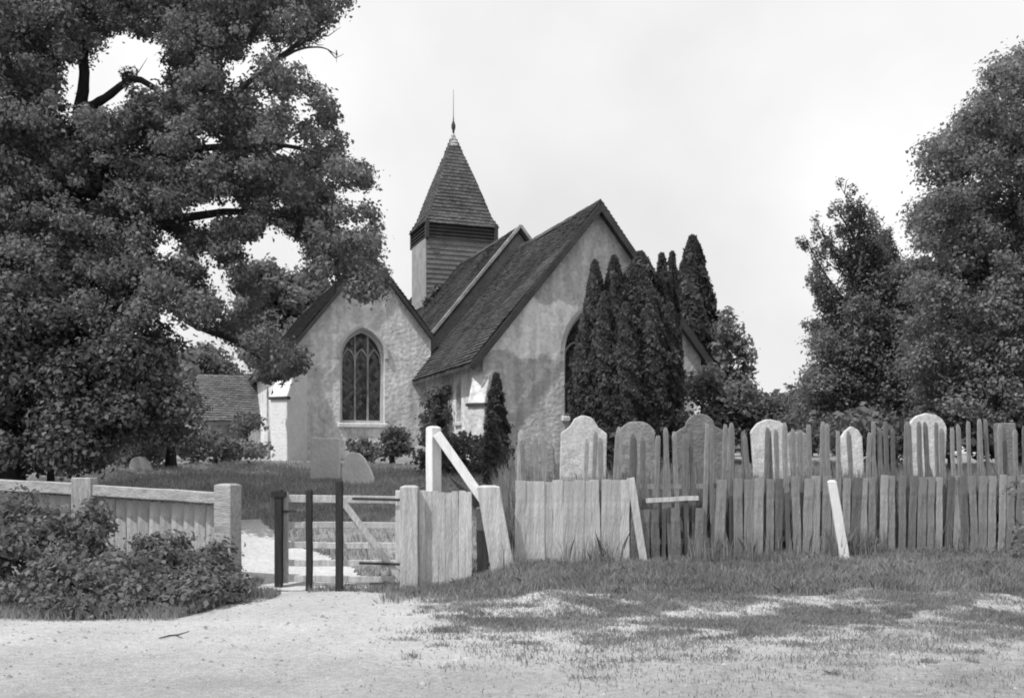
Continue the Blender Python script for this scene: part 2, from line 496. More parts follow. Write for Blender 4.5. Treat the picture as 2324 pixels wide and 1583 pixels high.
def tile_field(name, O, A, B, La, Lb, m, parent, gauge=.125, wd=.2, clip=None, th=.022):
    """rows of overlapping tiles on the slope O + a*A + b*B (A along the eave, B up the slope)"""
    O = Vector(O); A = Vector(A).normalized(); B = Vector(B).normalized(); Nn = A.cross(B).normalized()
    if Nn.z < 0: Nn = -Nn
    V = []; F = []; rows = int(Lb / gauge)
    for r in range(rows):
        b0 = r * Lb / rows; off = (r % 2) * wd / 2
        sag = 0.0
        for c in range(int(La / wd) + 2):
            a0 = c * wd - off; a1 = a0 + wd - .008
            a0 = max(a0, 0); a1 = min(a1, La)
            if clip:
                lo, hi = clip(b0); a0 = max(a0, lo); a1 = min(a1, hi)
            if a1 - a0 < .03: continue
            j = random.uniform(-.012, .012); lift = random.uniform(0, .012); q = gauge * 1.35
            wave = .032 * math.sin(a0 * 1.1 + 1) * math.sin(b0 * 1.3)
            p0 = O + B * (b0 + j)
            lo_ = th + .02 + lift + wave; hi_ = .014 + wave
            n = len(V)
            for a in (a0, a1):
                V += [p0 + A * a + Nn * (lo_ - th), p0 + A * a + Nn * lo_, p0 + A * a + B * q + Nn * (hi_), p0 + A * a + B * q + Nn * (hi_ - th)]
            F += [(n, n+1, n+5, n+4), (n+1, n+2, n+6, n+5), (n, n+3, n+2, n+1), (n+4, n+5, n+6, n+7)]
    me = bpy.data.meshes.new(name); me.from_pydata([tuple(v) for v in V], [], F); me.update()
    return link(name, me, m, parent, kind='stuff')

def gable_roof(cu, hw, zr, pitch, v0, v1, over=.35, th=.12, left=True, right=True, tile=M_TILE, rlim=None, name='roof', barge=.17):
    """a roof ridge along v; returns the roof object"""
    mb = MB()
    wl = hw + over; wr = rlim if rlim is not None else hw + over
    zl = zr - pitch * wl; zrr = zr - pitch * wr
    t = th
    pr = [(cu - wl, zl), (cu, zr), (cu + wr, zrr), (cu + wr, zrr - t), (cu, zr - t * 1.3), (cu - wl, zl - t)]
    n = 6
    v = [(p[0], v0, p[1]) for p in pr] + [(p[0], v1, p[1]) for p in pr]
    f = [(0, 1, 1 + n, n), (1, 2, 2 + n, 1 + n), (2, 3, 3 + n, 2 + n), (3, 4, 4 + n, 3 + n), (4, 5, 5 + n, 4 + n), (5, 0, n, 5 + n),
         (0, 5, 4, 1), (1, 4, 3, 2), (n, n + 1, n + 4, n + 5), (n + 1, n + 2, n + 3, n + 4)]
    mb.add(v, f)
    roof = mb.build(name, tile, ch)
    sl = math.hypot(1, pitch)
    tile_field('roof_tiles', (cu - wl, v0, zl), (0, 1, 0), (1, 0, pitch), v1 - v0, wl * sl, tile, roof)
    tile_field('roof_tiles', (cu + wr, v0, zrr), (0, 1, 0), (-1, 0, pitch), v1 - v0, wr * sl, tile, roof)
    # ridge tiles
    rb = MB(); k = v0
    while k < v1 - .1:
        a = min(k + .42, v1); dz = random.uniform(-.008, .008)
        rb.add([(cu-.13, k, zr-.09+dz), (cu, k, zr+.075+dz), (cu+.13, k, zr-.09+dz), (cu-.13, a-.01, zr-.09+dz), (cu, a-.01, zr+.075+dz), (cu+.13, a-.01, zr-.09+dz)],
               [(0,1,4,3), (1,2,5,4), (0,2,1), (3,4,5)])
        k += .42
    rb.build('ridge_tiles', tile, roof, kind='stuff')
    if barge:
        bb = MB(); y = v0 - .045
        for s, wq in ((-1, wl), (1, wr)):
            a = Vector((cu, y, zr - .06 - barge/2)); b = Vector((cu + s * wq, y, zr - pitch * wq - .06 - barge/2))
            bb.bar(a + Vector((0, -s*.002, 0)), b + Vector((0, -s*.002, 0)),   .045, barge, side=(0, 1, 0))
        bb.build('bargeboard', M_BARGE, roof)
    return roof

# chancel
CW = 3.3
cwin = arch_pts(0.02, .98, 3.0, 4.75, 6.1)
zc = 8.87
prism_wall('chancel_east_wall', [(-CW, .9), (CW, .9), (CW, zc - PITCH*CW - .12), (0.0, zc - .17), (-CW, zc - PITCH*CW - .12)], [cwin], 0, .6, M_WALLC, ch)
door = arch_pts(4.9, .38, 1.0, 3.3, 3.75)
lan = arch_pts(2.2, .24, 2.9, 3.9, 4.25)
prism_wall('chancel_side_wall', [(.6, .9), (6.1, .9), (6.1, 4.68), (.6, 4.68)], [door, lan], -CW, -CW + .55, M_WALL, ch, axis='x')
prism_wall('chancel_side_wall', [(.6, .9), (6.1, .9), (6.1, 4.68), (.6, 4.68)], [], CW - .55, CW, M_WALL, ch, axis='x')
gable_roof(0, CW, zc, PITCH, -.28, 6.0, over=.42)

# nave
ZN = 9.55
prism_wall('nave_east_wall', [(-3.9, 4.2), (3.9, 4.2), (3.9, ZN - PITCH*3.9 - .12), (0, ZN - .17), (-3.9, ZN - PITCH*3.9 - .12)], [], 6.1, 6.5, M_TURRET, ch)
gable_roof(0, 3.9, ZN, PITCH, 6.02, 19.5, over=.2, barge=0)
prism_wall('nave_west_wall', [(-3.9, .9), (3.9, .9), (3.9, ZN - PITCH*3.9 - .12), (0, ZN - .17), (-3.9, ZN - PITCH*3.9 - .12)], [], 18.8, 19.3, M_WALL, ch)
prism_wall('nave_side_wall', [(6.5, .9), (18.8, .9), (18.8, 4.68), (6.5, 4.68)], [], 3.4, 3.9, M_WALL, ch, axis='x')
# raised stone coping between nave and chancel roofs
cp = MB()
for s in (-1, 1):
    cp.bar((0, 5.98 - s*.003, ZN + .05), (s * 3.35, 5.98 - s*.003, ZN + .05 - PITCH * 3.35), .12, .09, side=(0, 1, 0))
cp.build('coping', M_GRAVE2, ch)

# aisle
UA = -5.13; ZA = 8.3; PA = 1.25; AH = 2.25; AV = 5.8
awin = arch_pts(-5.32, .70, 2.98, 5.0, 5.92)
right_u = -3.12
prism_wall('aisle_east_wall', [(UA-AH, .9), (right_u, .9), (right_u, ZA - PA*(right_u-UA) - .12), (UA, ZA - .17), (UA-AH, ZA - PA*AH - .12)], [awin], AV, AV + .6, M_WALL, ch)
gable_roof(UA, AH, ZA, PA, AV - .22, 19.4, over=.3, rlim=2.0, barge=.1)
prism_wall('aisle_side_wall', [(AV + .6, .9), (19.2, .9), (19.2, 5.2), (AV + .6, 5.2)], [arch_pts(9.5, .35, 3.2, 4.2, 4.6), arch_pts(13, .35, 3.2, 4.2, 4.6)], UA-AH, UA-AH + .55, M_WALL, ch, axis='x')
prism_wall('aisle_west_wall', [(UA-AH, .9), (right_u, .9), (right_u, ZA - PA*(right_u-UA) - .12), (UA, ZA - .17), (UA-AH, ZA - PA*AH - .12)], [], 18.6, 19.2, M_WALL, ch)

# windows
def window(cu, a, z0, zs, zt, v, name='window', axis='y', lights=3):
    o = arch_pts(cu, a, z0, zs, zt, 10); i = arch_pts(cu, a - .09, z0 + .09, zs, zt - .11, 10)
    fr = prism_wall(name, o, [i], v + .16, v + .34, M_STONE, ch, axis=axis)
    def w3(u, d, z): return (u, d, z) if axis == 'y' else (d, u, z)
    gl = MB(); n = len(i)
    gl.add([w3(p[0], v + .27, p[1]) for p in i], [tuple(range(n))])
    gl.build('glass', M_GLASS, fr)
    sd_ = (0, 1, 0) if axis == 'y' else (1, 0, 0)
    bw_ = a - .09
    def top_at(u):
        h = zt - .11 - zs; R = (h*h + bw_*bw_) / (2*bw_)
        x = abs(u - cu); q = R*R - (R - bw_ + x)**2
        return zs + math.sqrt(max(q, 0))
    if lights > 1:
        for q in range(1, lights):
            u = cu - bw_ + 2*bw_*q/lights
            MB().bar(w3(u, v + .25, z0 + .08), w3(u, v + .25, top_at(u) - .01), .12, .055, side=sd_).build('mullion', M_GRAVE2, fr)
        tr = MB(); lw = 2*bw_/lights
        for q in range(lights):
            c = cu - bw_ + lw*(q + .5); k = arch_pts(c, lw/2, zs - .3, zs - .12, min(zs + .3, top_at(c) - .02), 5)[2:]
            for s in range(len(k) - 1):
                if k[s][1] < top_at(k[s][0]) and k[s+1][1] < top_at(k[s+1][0]):
                    tr.bar(w3(k[s][0], v + .245, k[s][1]), w3(k[s+1][0], v + .245, k[s+1][1]), .1, .045, side=sd_)
        tr.build('tracery', M_GRAVE2, fr)
    qp = MB(); zz = z0 + .1; row = 0; s_ = .085
    while zz < zt - .12:
        uu = cu - bw_ + (s_ if row % 2 else 0)
        while uu < cu + bw_:
            if zz + s_ < top_at(uu) and abs(uu - cu) < bw_ - .03:
                t1, t2 = random.gauss(0, .006), random.gauss(0, .006)
                qp.add([w3(uu - s_, v + .266 + t1, zz), w3(uu, v + .266 + t2, zz - s_ * 1.3), w3(uu + s_, v + .266 - t1, zz), w3(uu, v + .266 - t2, zz + s_ * 1.3)], [(0, 1, 2, 3)])
            uu += 2 * s_
        zz += s_ * 1.3; row += 1
    if qp.v: qp.build('quarry_panes', M_QUARRY, fr, kind='stuff')
    ld = MB(); st = .17
    z = z0 + .09 - 2*a
    while z < zt:
        for s in (1, -1):
            # a diagonal came clipped to the opening
            pts = []
            for q in range(41):
                u = cu - bw_ + 2*bw_*q/40; zz = z + s*(u - cu) + a
                if z0 + .1 < zz < top_at(u): pts.append((u, zz))
            if len(pts) > 1:
                ld.bar(w3(pts[0][0], v + .262 - .001*s, pts[0][1]), w3(pts[-1][0], v + .262 - .001*s, pts[-1][1]), .01, .013, side=sd_)
        z += st * 1.3
    if ld.v: ld.build('leading', M_LEADING, fr)
    if axis == 'y':
        MB().box(cu - a - .08, cu + a + .08, v - .07, v + .3, z0 - .14, z0 - .003).build('sill', M_BUTT, fr, bevel=.02)
    else:
        MB().box(v - .07, v + .3, cu - a - .05, cu + a + .05, z0 - .12, z0 - .003).build('sill', M_STONE, fr, bevel=.02)
    return fr
window(-5.32, .70, 2.98, 5.0, 5.92, AV)
window(0.02, .98, 3.0, 4.75, 6.1, 0)
window(2.2, .24, 2.9, 3.9, 4.25, -CW, axis='x', lights=1)
window(9.5, .35, 3.2, 4.2, 4.6, UA-AH, axis='x', lights=1)
window(13, .35, 3.2, 4.2, 4.6, UA-AH, axis='x', lights=1)
# hood moulding of the aisle window
for (cu, a, zs, zt, v) in ((-5.32, .76, 5.0, 6.0, AV), (.02, 1.05, 4.75, 6.18, 0)):
    hm = MB(); k = arch_pts(cu, a, zs - .3, zs, zt, 8)[2:]
    for s in range(len(k) - 1):
        hm.bar((k[s][0], v - .04, k[s][1]), (k[s+1][0], v - .04, k[s+1][1]), .08, .09, side=(0, 1, 0))
    hm.build('hood_moulding', M_STONE, ch)
# priest's door in the chancel side
dv = prism_wall('priest_door', arch_pts(4.9, .37, 1.0, 3.3, 3.74), [], -CW + .3, -CW + .36, M_BARGE, ch, axis='x')
for k in range(5):
    MB().box(-CW + .27, -CW + .3, 4.56 + k*.14, 4.68 + k*.14, 1.3, 3.25).build('plank', M_BARGE, dv)

# buttresses
def buttress(name, loc, rz, L1, W, zlow, zmid, ztop, m, L2=None):
    """runs along -y from the origin; two stages with sloping heads"""
    e = MB(); L2 = L2 or L1 * .6; hw = W / 2
    pr = [(0, .9), (-L1, .9), (-L1, zlow), (-L2, zmid), (-L2, zmid + .1), (0, ztop)]
    v = [(-hw, y, z) for y, z in pr] + [(hw, y, z) for y, z in pr]; n = len(pr)
    f = [tuple(range(n)), tuple(reversed(range(n, 2*n)))] + [(i, (i+1) % n, (i+1) % n + n, i + n) for i in range(n)]
    me = bpy.data.meshes.new(name); me.from_pydata(v, [], f); me.update()
    bm = bmesh.new(); bm.from_mesh(me); bmesh.ops.recalc_face_normals(bm, faces=bm.faces); bm.to_mesh(me); bm.free()
    o = link(name, me, m, ch); o.location = loc; o.rotation_euler = (0, 0, rz); add_bevel(o, .02)
    d = MB().box(-hw - .03, hw + .03, -L1 - .05, -L1 + .12, zlow - .1, zlow - .02); s = d.build('drip_stone', M_BARGE, o)
    return o
buttress('buttress', (UA - AH + .12, AV + .12, 0), math.radians(-45), 1.0, .62, 3.72, 4.5, 4.95, M_BUTT, L2=.62)
buttress('buttress', (-CW + .1, .1, 0), math.radians(-45), .55, .5, 3.3, 3.9, 4.2, M_WALL, L2=.3)
buttress('buttress', (CW - .1, .1, 0), math.radians(45), .7, .5, 3.3, 3.9, 4.2, M_WALL, L2=.35)

# bell turret and spire on the nave ridge
TV = 12.6; TW = 1.38; TD = 2.1
def turret_face_boards(parent):
    # horizontal weatherboards on the two faces in view and the two behind
    z = 5.9; k = 0
    while z < 10.5:
        t = MB().add([( -TW-.03, TV-.03, z), (TW+.03, TV-.03, z), (TW+.03, TV+TD+.03, z), (-TW-.03, TV+TD+.03, z),
                      (-TW, TV, z+.2), (TW, TV, z+.2), (TW, TV+TD, z+.2), (-TW, TV+TD, z+.2)],
                     [(0,1,5,4), (1,2,6,5), (2,3,7,6), (3,0,4,7), (0,3,2,1)])
        t.build('weatherboard', M_TURRET, parent)
        z += .19
tu = MB().box(-TW + .02, TW - .02, TV + .02, TV + TD - .02, 5.8, 11.1).build('bell_turret', M_TURRET, ch)
turret_face_boards(tu)
MB().box(-TW - .06, -TW - .025, TV - .02, TV + TD + .02, 7.9, 10.5).build('sunlit_side_panel', M_TSUNLIT, tu)  # added panel over the left boards, its pale colour stands in for sunlight
lu = MB()
for k in range(5):
    z = 10.52 + k * .13
    lu.add([(-TW-.09, TV-.09, z), (TW+.09, TV-.09, z), (TW+.09, TV+TD+.09, z), (-TW-.09, TV+TD+.09, z),
            (-TW+.0, TV, z+.12), (TW, TV, z+.12), (TW, TV+TD, z+.12), (-TW, TV+TD, z+.12)],
           [(0,1,5,4), (1,2,6,5), (2,3,7,6), (3,0,4,7), (0,3,2,1), (4,5,6,7)])
lu.build('louvres', M_BARGE, tu)
for s in (-1, 1):
    for d in (TV - .1, TV + TD + .1):
        MB().box(s*(TW+.03) - .07, s*(TW+.03) + .07, d - .07, d + .07, 10.45, 11.15).build('corner_post', M_BARGE, tu)
SB = 11.15; ST = 15.0; SH = TW + .03; SHD = TD / 2 + .03; SC = TV + TD / 2
sp = MB()
sp.add([(-SH-.1, SC-SHD-.1, SB-.1), (SH+.1, SC-SHD-.1, SB-.1), (SH+.1, SC+SHD+.1, SB-.1), (-SH-.1, SC+SHD+.1, SB-.1),
        (-SH*.9, SC-SHD*.9, SB+.32), (SH*.9, SC-SHD*.9, SB+.32), (SH*.9, SC+SHD*.9, SB+.32), (-SH*.9, SC+SHD*.9, SB+.32), (0, SC, ST)],
       [(0,3,2,1), (0,1,5,4), (1,2,6,5), (2,3,7,6), (3,0,4,7), (4,5,8), (5,6,8), (6,7,8), (7,4,8)])
spire = sp.build('spire', M_SHING, ch)
def tri_shingles(p0, p1, apex):
    p0 = Vector(p0); p1 = Vector(p1); apex = Vector(apex); mid = (p0 + p1) / 2; A = (p1 - p0).normalized(); La = (p1 - p0).length
    Bv = apex - mid; Lb = Bv.length
    tile_field('shingles', p0, A, Bv, La, Lb * .96, M_SHING, spire, gauge=.15, wd=.17, clip=lambda b: (La / 2 * b / Lb, La - La / 2 * b / Lb))
zq = SB + .32
cr = [(-SH*.9, SC-SHD*.9, zq), (SH*.9, SC-SHD*.9, zq), (SH*.9, SC+SHD*.9, zq), (-SH*.9, SC+SHD*.9, zq)]
for q in range(4): tri_shingles(cr[q], cr[(q+1) % 4], (0, SC, ST))
lowc = [(-SH-.1, SC-SHD-.1, SB-.1), (SH+.1, SC-SHD-.1, SB-.1), (SH+.1, SC+SHD+.1, SB-.1), (-SH-.1, SC+SHD+.1, SB-.1)]
for q in range(4):
    a, b = Vector(lowc[q]), Vector(lowc[(q+1) % 4]); c, d = Vector(cr[q]), Vector(cr[(q+1) % 4])
    Bv = (c + d) / 2 - (a + b) / 2; La = (b - a).length; Lt = (d - c).length; Lb = Bv.length
    tile_field('shingles', a, b - a, Bv, La, Lb, M_SHING, spire, gauge=.14, wd=.17, clip=lambda s, La=La, Lt=Lt, Lb=Lb: ((La-Lt)/2*s/Lb, La-(La-Lt)/2*s/Lb))
cap = MB().add([(-.2, SC-.17, ST-.55), (.2, SC-.17, ST-.55), (.2, SC+.17, ST-.55), (-.2, SC+.17, ST-.55), (0, SC, ST+.12)], [(0,1,4), (1,2,4), (2,3,4), (3,0,4), (0,3,2,1)])
cap.build('lead_cap', M_LEAD, spire)
fn = MB().tube([(0, SC, z) for z in (ST-.1, ST+.12, ST+.2, ST+.32, ST+.42, ST+.5, ST+.7)], [.03, .05, .085, .09, .06, .03, .016])
fn.build('finial', M_IRON, spire, smooth=True)
MB().tube([(0, SC, ST+.6), (0, SC, ST+1.75)], [.014, .007], n=6).build('weather_vane_rod', M_IRON, spire)

# porch
pr = MB(); PV = 17.0; PU0 = -10.1; PU1 = UA - AH + .05; ZP = 5.3
v = []; 
for u in (PU0 - .25, PU1):
    v += [(u, PV - 1.75, ZP - 1.9), (u, PV, ZP), (u, PV + 1.75, ZP - 1.9), (u, PV + 1.75, ZP - 2.0), (u, PV, ZP - .14), (u, PV - 1.75, ZP - 2.0)]
f = [(0,1,7,6), (1,2,8,7), (2,3,9,8), (3,4,10,9), (4,5,11,10), (5,0,6,11), (0,5,4,1), (1,4,3,2)]
porch_roof = pr.add(v, f).build('porch_roof', M_TILE2, ch)
sl = math.hypot(1.75, 1.9)
tile_field('roof_tiles', (PU0 - .25, PV - 1.75, ZP - 1.9), (1, 0, 0), (0, 1.75, 1.9), PU1 - PU0 + .2, sl, M_TILE2, porch_roof)
tile_field('roof_tiles', (PU0 - .25, PV + 1.75, ZP - 1.9), (1, 0, 0), (0, -1.75, 1.9), PU1 - PU0 + .2, sl, M_TILE2, porch_roof)
prism_wall('porch_wall', [(PU0, .9), (PU1 - .02, .9), (PU1 - .02, ZP - 1.78), (PU0, ZP - 1.78)], [[(PU0 + .5, 2.6), (PU1 - .5, 2.6), (PU1 - .5, 3.3), (PU0 + .5, 3.3)]], PV - 1.5, PV - 1.2, M_WALL, ch)
prism_wall('porch_wall', [(PU0, .9), (PU1 - .02, .9), (PU1 - .02, ZP - 1.78), (PU0, ZP - 1.78)], [], PV + 1.2, PV + 1.5, M_WALL, ch)
prism_wall('porch_gable', [(PV - 1.48, ZP - 1.78), (PV + 1.48, ZP - 1.78), (PV, ZP - .2)], [], PU0 + .02, PU0 + .16, M_BARGE, ch, axis='x')

# ------------------------------------------------------------------ headstones
def headstone(label, px, top, wpx, Y, shape='round', m=M_GRAVE, th=.1, rz=0, tilt=0, h=None, group='headstones in the churchyard', cat='headstone', name='headstone'):
    p = P(px, top, Y); g = float(zg(p.x, Y)); W = wpx / 2324 * Y; H = p.z - g + .15
    a = W / 2; pts = [(-a, -.25), (a, -.25)]
    if shape == 'round':
        pts += [(a, H - a * .8)] + [(a * math.cos(t), H - a * .8 + a * .8 * math.sin(t)) for t in np.linspace(.15, PI - .15, 12)] + [(-a, H - a * .8)]
    elif shape == 'shoulder':
        r = a * .62
        pts += [(a, H - a * .75), (a * .8, H - a * .62)] + [(r * math.cos(t), H - r + r * math.sin(t)) for t in np.linspace(.2, PI - .2, 10)] + [(-a * .8, H - a * .62), (-a, H - a * .75)]
    elif shape == 'point':
        pts += [(a, H - a * 1.1), (a * .62, H - a * .45), (0, H), (-a * .62, H - a * .45), (-a, H - a * 1.1)]
    elif shape == 'flat':
        pts += [(a, H - .03), (a * .9, H), (-a * .9, H), (-a, H - .03)]
    elif shape == 'rough':
        pts += [(a * 1.15, H * .25), (a * .95, H * .5), (a * .55, H * .82), (a * .2, H * .97), (-a * .3, H), (-a * .75, H * .86), (-a * 1.0, H * .55)]
    pts = [(x + random.uniform(-.008, .008), z + random.uniform(-.008, .008)) for x, z in pts]
    n = len(pts)
    v = [(x, -th/2, z) for x, z in pts] + [(x, th/2, z) for x, z in pts]
    f = [tuple(range(n)), tuple(reversed(range(n, 2*n)))] + [(i, i + n, (i+1) % n + n, (i+1) % n) for i in range(n)]
    o = pyobj(name, v, f, m, label=label, cat=cat, group=group)
    o.location = (p.x, Y, g - .1); o.rotation_euler = (math.radians(random.uniform(-3, 3)), math.radians(tilt + random.uniform(-3, 3)), rz)
    add_bevel(o, .015, 2)
    return o
headstone('wide pale double headstone behind the left part of the tall pickets', 1318, 950, 104, 16.3, 'shoulder', M_GRAVE)
headstone('low pale pointed headstone left of the wide pale double one', 1240, 1000, 44, 16.6, 'point', M_GRAVE4)
headstone('small lichened headstone nearest the leaning gate post', 1192, 995, 56, 17.2, 'point', M_GRAVE4)
headstone('grey streaked headstone just right of the end of the pale boards', 1450, 962, 84, 16.6, 'round', M_GRAVE4)
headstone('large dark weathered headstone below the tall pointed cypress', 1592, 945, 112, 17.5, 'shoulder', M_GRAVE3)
headstone('tiny pale flat stone beside the large dark headstone', 1655, 985, 22, 18.5, 'flat', M_GRAVE2)
headstone('bright round topped headstone leaning left behind the middle of the fence', 1762, 958, 84, 16.3, 'round', M_GRAVE, tilt=-4)
headstone('grey headstone touching the right side of the bright leaning one', 1812, 985, 66, 17.6, 'round', M_GRAVE4)
headstone('narrow pale pointed headstone between the two bright round ones', 1944, 972, 48, 16.8, 'point', M_GRAVE, tilt=-3)
headstone('bright round topped headstone before the great dark evergreen at right', 2094, 945, 86, 16.8, 'round', M_GRAVE, tilt=1.5)
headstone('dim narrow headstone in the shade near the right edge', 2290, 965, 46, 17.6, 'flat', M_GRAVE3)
headstone('tall plain headstone beside the foot of the aisle wall beyond the gate', 738, 998, 66, 22.5, 'flat', M_BUTT, th=.16)
headstone('rough lumpy pale stone to the right of the tall plain headstone', 812, 1030, 66, 21.5, 'rough', M_BUTT, th=.25)
headstone('low pale slab lying in the grass among the shrubs at left', 320, 1040, 42, 24, 'rough', M_GRAVE, th=.3)

# ------------------------------------------------------------------ fences, gate and posts
def post(name, label, pxb, pxt, ytop, wpx, Y, m, dpx=None, rz=0, cat='post', group=None, lean=0, cap=True, bottom=-.25, wtop=1.0, zb=None):
    """a squared post standing on the ground, leaning from pxb (foot) to pxt (head)"""
    top = P(pxt, ytop, Y); X0 = (pxb - 1162) / 2324 * Y; g = float(zg(X0, Y)) if zb is None else zb
    W = wpx / 2324 * Y; D = (dpx or wpx) / 2324 * Y
    mb = MB(); seg = 6; dx = top.x - X0; H = top.z - g
    rings = []
    for i in range(seg + 1):
        t = i / seg; z = bottom + (H - bottom) * t
        k = 1 + (wtop - 1) * t + random.uniform(-.02, .02)
        ox = dx * max(z, 0) / H + random.uniform(-.003, .003)
        rings.append([(ox + sx * W/2 * k, sy * D/2 * k, z) for sx, sy in ((-1,-1),(1,-1),(1,1),(-1,1))])
    if cap:
        z = H + .02; rings.append([(dx + sx * W/2 * .55 * wtop, sy * D/2 * .55 * wtop, z) for sx, sy in ((-1,-1),(1,-1),(1,1),(-1,1))])
    v = [p for r in rings for p in r]; n = len(rings); f = [(3,2,1,0), tuple((n-1)*4 + i for i in range(4))]
    for i in range(n - 1):
        for j in range(4):
            k = (j+1) % 4; f.append((i*4+j, i*4+k, i*4+4+k, i*4+4+j))
    o = mb.add(v, f).build(name, m, bevel=.008, label=label, cat=cat, group=group)
    o.location = (X0, Y, g); o.rotation_euler = (0, 0, rz)
    return o

# --- left fence: posts, sloping rail and close boards
LF = empty('boarded_fence', base(-5, 13.55), 0, label='low boarded fence with a pale top rail behind the brambles at left', cat='fence')
def LFp(px):   # distance along the fence and rail height
    Y = 13.45 + (520 - px) / 520 * 1.2
    return Y
def rel_to(o, p): return Vector(p) - Vector(o.location)
ra = P(500, 1130, LFp(500)); rb_ = P(-260, 1085, LFp(-260)); mid_ = P(195, 1110, LFp(195))
MB().bar(rel_to(LF, ra), rel_to(LF, mid_), .16, .15, side=(0, 1, 0), seg=6, jit=.006).build('rail', M_WOODR, LF, bevel=.01)
MB().bar(rel_to(LF, mid_), rel_to(LF, rb_), .16, .16, side=(0, 1, 0), seg=6, jit=.006).build('rail', M_WOODR, LF, bevel=.01)
board_me = []
for q in range(4):
    wd = .145 + random.uniform(-.012, .012); H = 1.0
    mb = MB().bar((0, 0, 0), (0, 0, H), wd, .022, side=(1, 0, 0), seg=4, jit=.004)
    me = bpy.data.meshes.new('board'); me.from_pydata([tuple(p) for p in mb.v], [], mb.f); me.update(); me.materials.append(M_WOODL); board_me.append(me)
x = 508
while x > -240:
    Y = LFp(x) + .12; X = (x - 1162) / 2324 * Y
    zt = (ra.z + (rb_.z - ra.z) * (500 - x) / 760) - .11
    o = link('board', random.choice(board_me), None, LF)
    g = float(zg(X, Y)) - .05
    o.location = rel_to(LF, (X, Y, g)); o.scale = (1, 1, (zt - g)); o.rotation_euler = (random.uniform(-.02, .02), random.uniform(-.012, .012), .1 + random.uniform(-.03, .03))
    x -= .155 / Y * 2324
for (px, yt, wp) in ((192, 1083, 46), (-150, 1070, 44)):
    Y = LFp(px) - .03; t = P(px, yt, Y); g = float(zg(t.x, Y)); W = wp / 2324 * Y
    mb = MB().bar(rel_to(LF, (t.x, Y, g - .2)), rel_to(LF, (t.x, Y, t.z)), W, W * .9, side=(1, 0, 0), seg=5, jit=.008)
    mb.build('fence_post', M_WOODM, LF, bevel=.012)
post('gate_post', 'stout pale gate post at the right end of the boarded fence', 517, 517, 1100, 42, 13.4, M_WOODR, dpx=50, rz=math.radians(-14))

# --- the open way and the dark stakes
post('stake', 'dark wooden stake with a small block on top left of the gate', 633, 633, 1112, 17, 13.42, M_WOODD)
kb = post('stake', 'thin dark stake standing in front of the gate between the other two', 702, 702, 1112, 14, 13.2, M_WOODD)
post('stake', 'tall dark stake in front of the gate nearest its brace', 770, 770, 1092, 16, 13.05, M_WOODD)
blk = MB().box(-.09, .09, -.06, .06, 0, .07).build('stake_block', M_WOODD)
st0 = bpy.data.objects['stake']; blk.parent = st0; blk.location = (0, 0, (P(633, 1127, 13.42).z - st0.location.z))

# --- gate
GY = 13.5
G = empty('field_gate', base(P(770, 1300, GY).x, GY), 0, label='five barred wooden gate with a diagonal brace', cat='gate')
for (yy, mm) in ((1130, M_WOODL), (1190, M_WOODL), (1236, M_WOODL), (1276, M_WOODL), (1312, M_WOODL)):
    a = P(640, yy, GY); b = P(915, yy + (4 if yy < 1150 else 2), GY)
    MB().bar(rel_to(G, a), rel_to(G, b), .035, .085 if yy > 1150 else .1, side=(0, 1, 0), seg=5, jit=.004).build('gate_bar', mm, G, bevel=.006)
MB().bar(rel_to(G, P(774, 1132, GY - .045)), rel_to(G, P(912, 1316, GY - .045)), .03, .085, side=(0, 1, 0)).build('brace', M_WOODL, G, bevel=.005)
MB().bar(rel_to(G, P(648, 1116, GY - .002)), rel_to(G, P(648, 1322, GY - .002)), .07, .06, side=(1, 0, 0)).build('stile', M_WOODM, G, bevel=.005)
MB().bar(rel_to(G, P(905, 1112, GY - .002)), rel_to(G, P(905, 1322, GY - .002)), .08, .06, side=(1, 0, 0)).build('stile', M_WOODL, G, bevel=.005)
for yy in (1131, 1277):
    MB().bar(rel_to(G, P(800 if yy < 1200 else 815, yy, GY - .075)), rel_to(G, P(916, yy + 3, GY - .075)), .012, .035, side=(0, 1, 0)).build('hinge', M_IRON, G)
MB().bar(rel_to(G, P(640, 1160, GY - .06)), rel_to(G, P(672, 1160, GY - .06)), .015, .03, side=(0, 1, 0)).build('latch', M_IRON, G)
post('gate_post', 'broad pale gate post at the hinge side of the five barred gate', 930, 930, 1104, 40, 13.35, M_WOODL)

# --- boarded panel right of the gate
PN = empty('board_panel', base(P(1010, 1300, 13.35).x, 13.35), 0, label='short panel of upright pale boards right of the gate', cat='panel')
for k in range(8):
    x = 959 + k * 14.9; t = P(x, 1114 + random.uniform(-3, 4), 13.4); g = float(zg(t.x, 13.4)) - .08
    MB().bar(rel_to(PN, (t.x, 13.38 + random.uniform(-.006, .006), g)), rel_to(PN, (t.x + random.uniform(-.006, .006), 13.38, t.z)), 14.3 / 2324 * 13.4, .025, side=(1, 0, 0), seg=4, jit=.003).build('board', M_WOODL, PN)
MB().bar(rel_to(PN, P(955, 1140, 13.43)), rel_to(PN, P(1072, 1140, 13.43)), .05, .09, side=(0, 1, 0)).build('rail', M_WOODM, PN)
MB().bar(rel_to(PN, P(955, 1270, 13.43)), rel_to(PN, P(1072, 1270, 13.43)), .05, .09, side=(0, 1, 0)).build('rail', M_WOODM, PN)

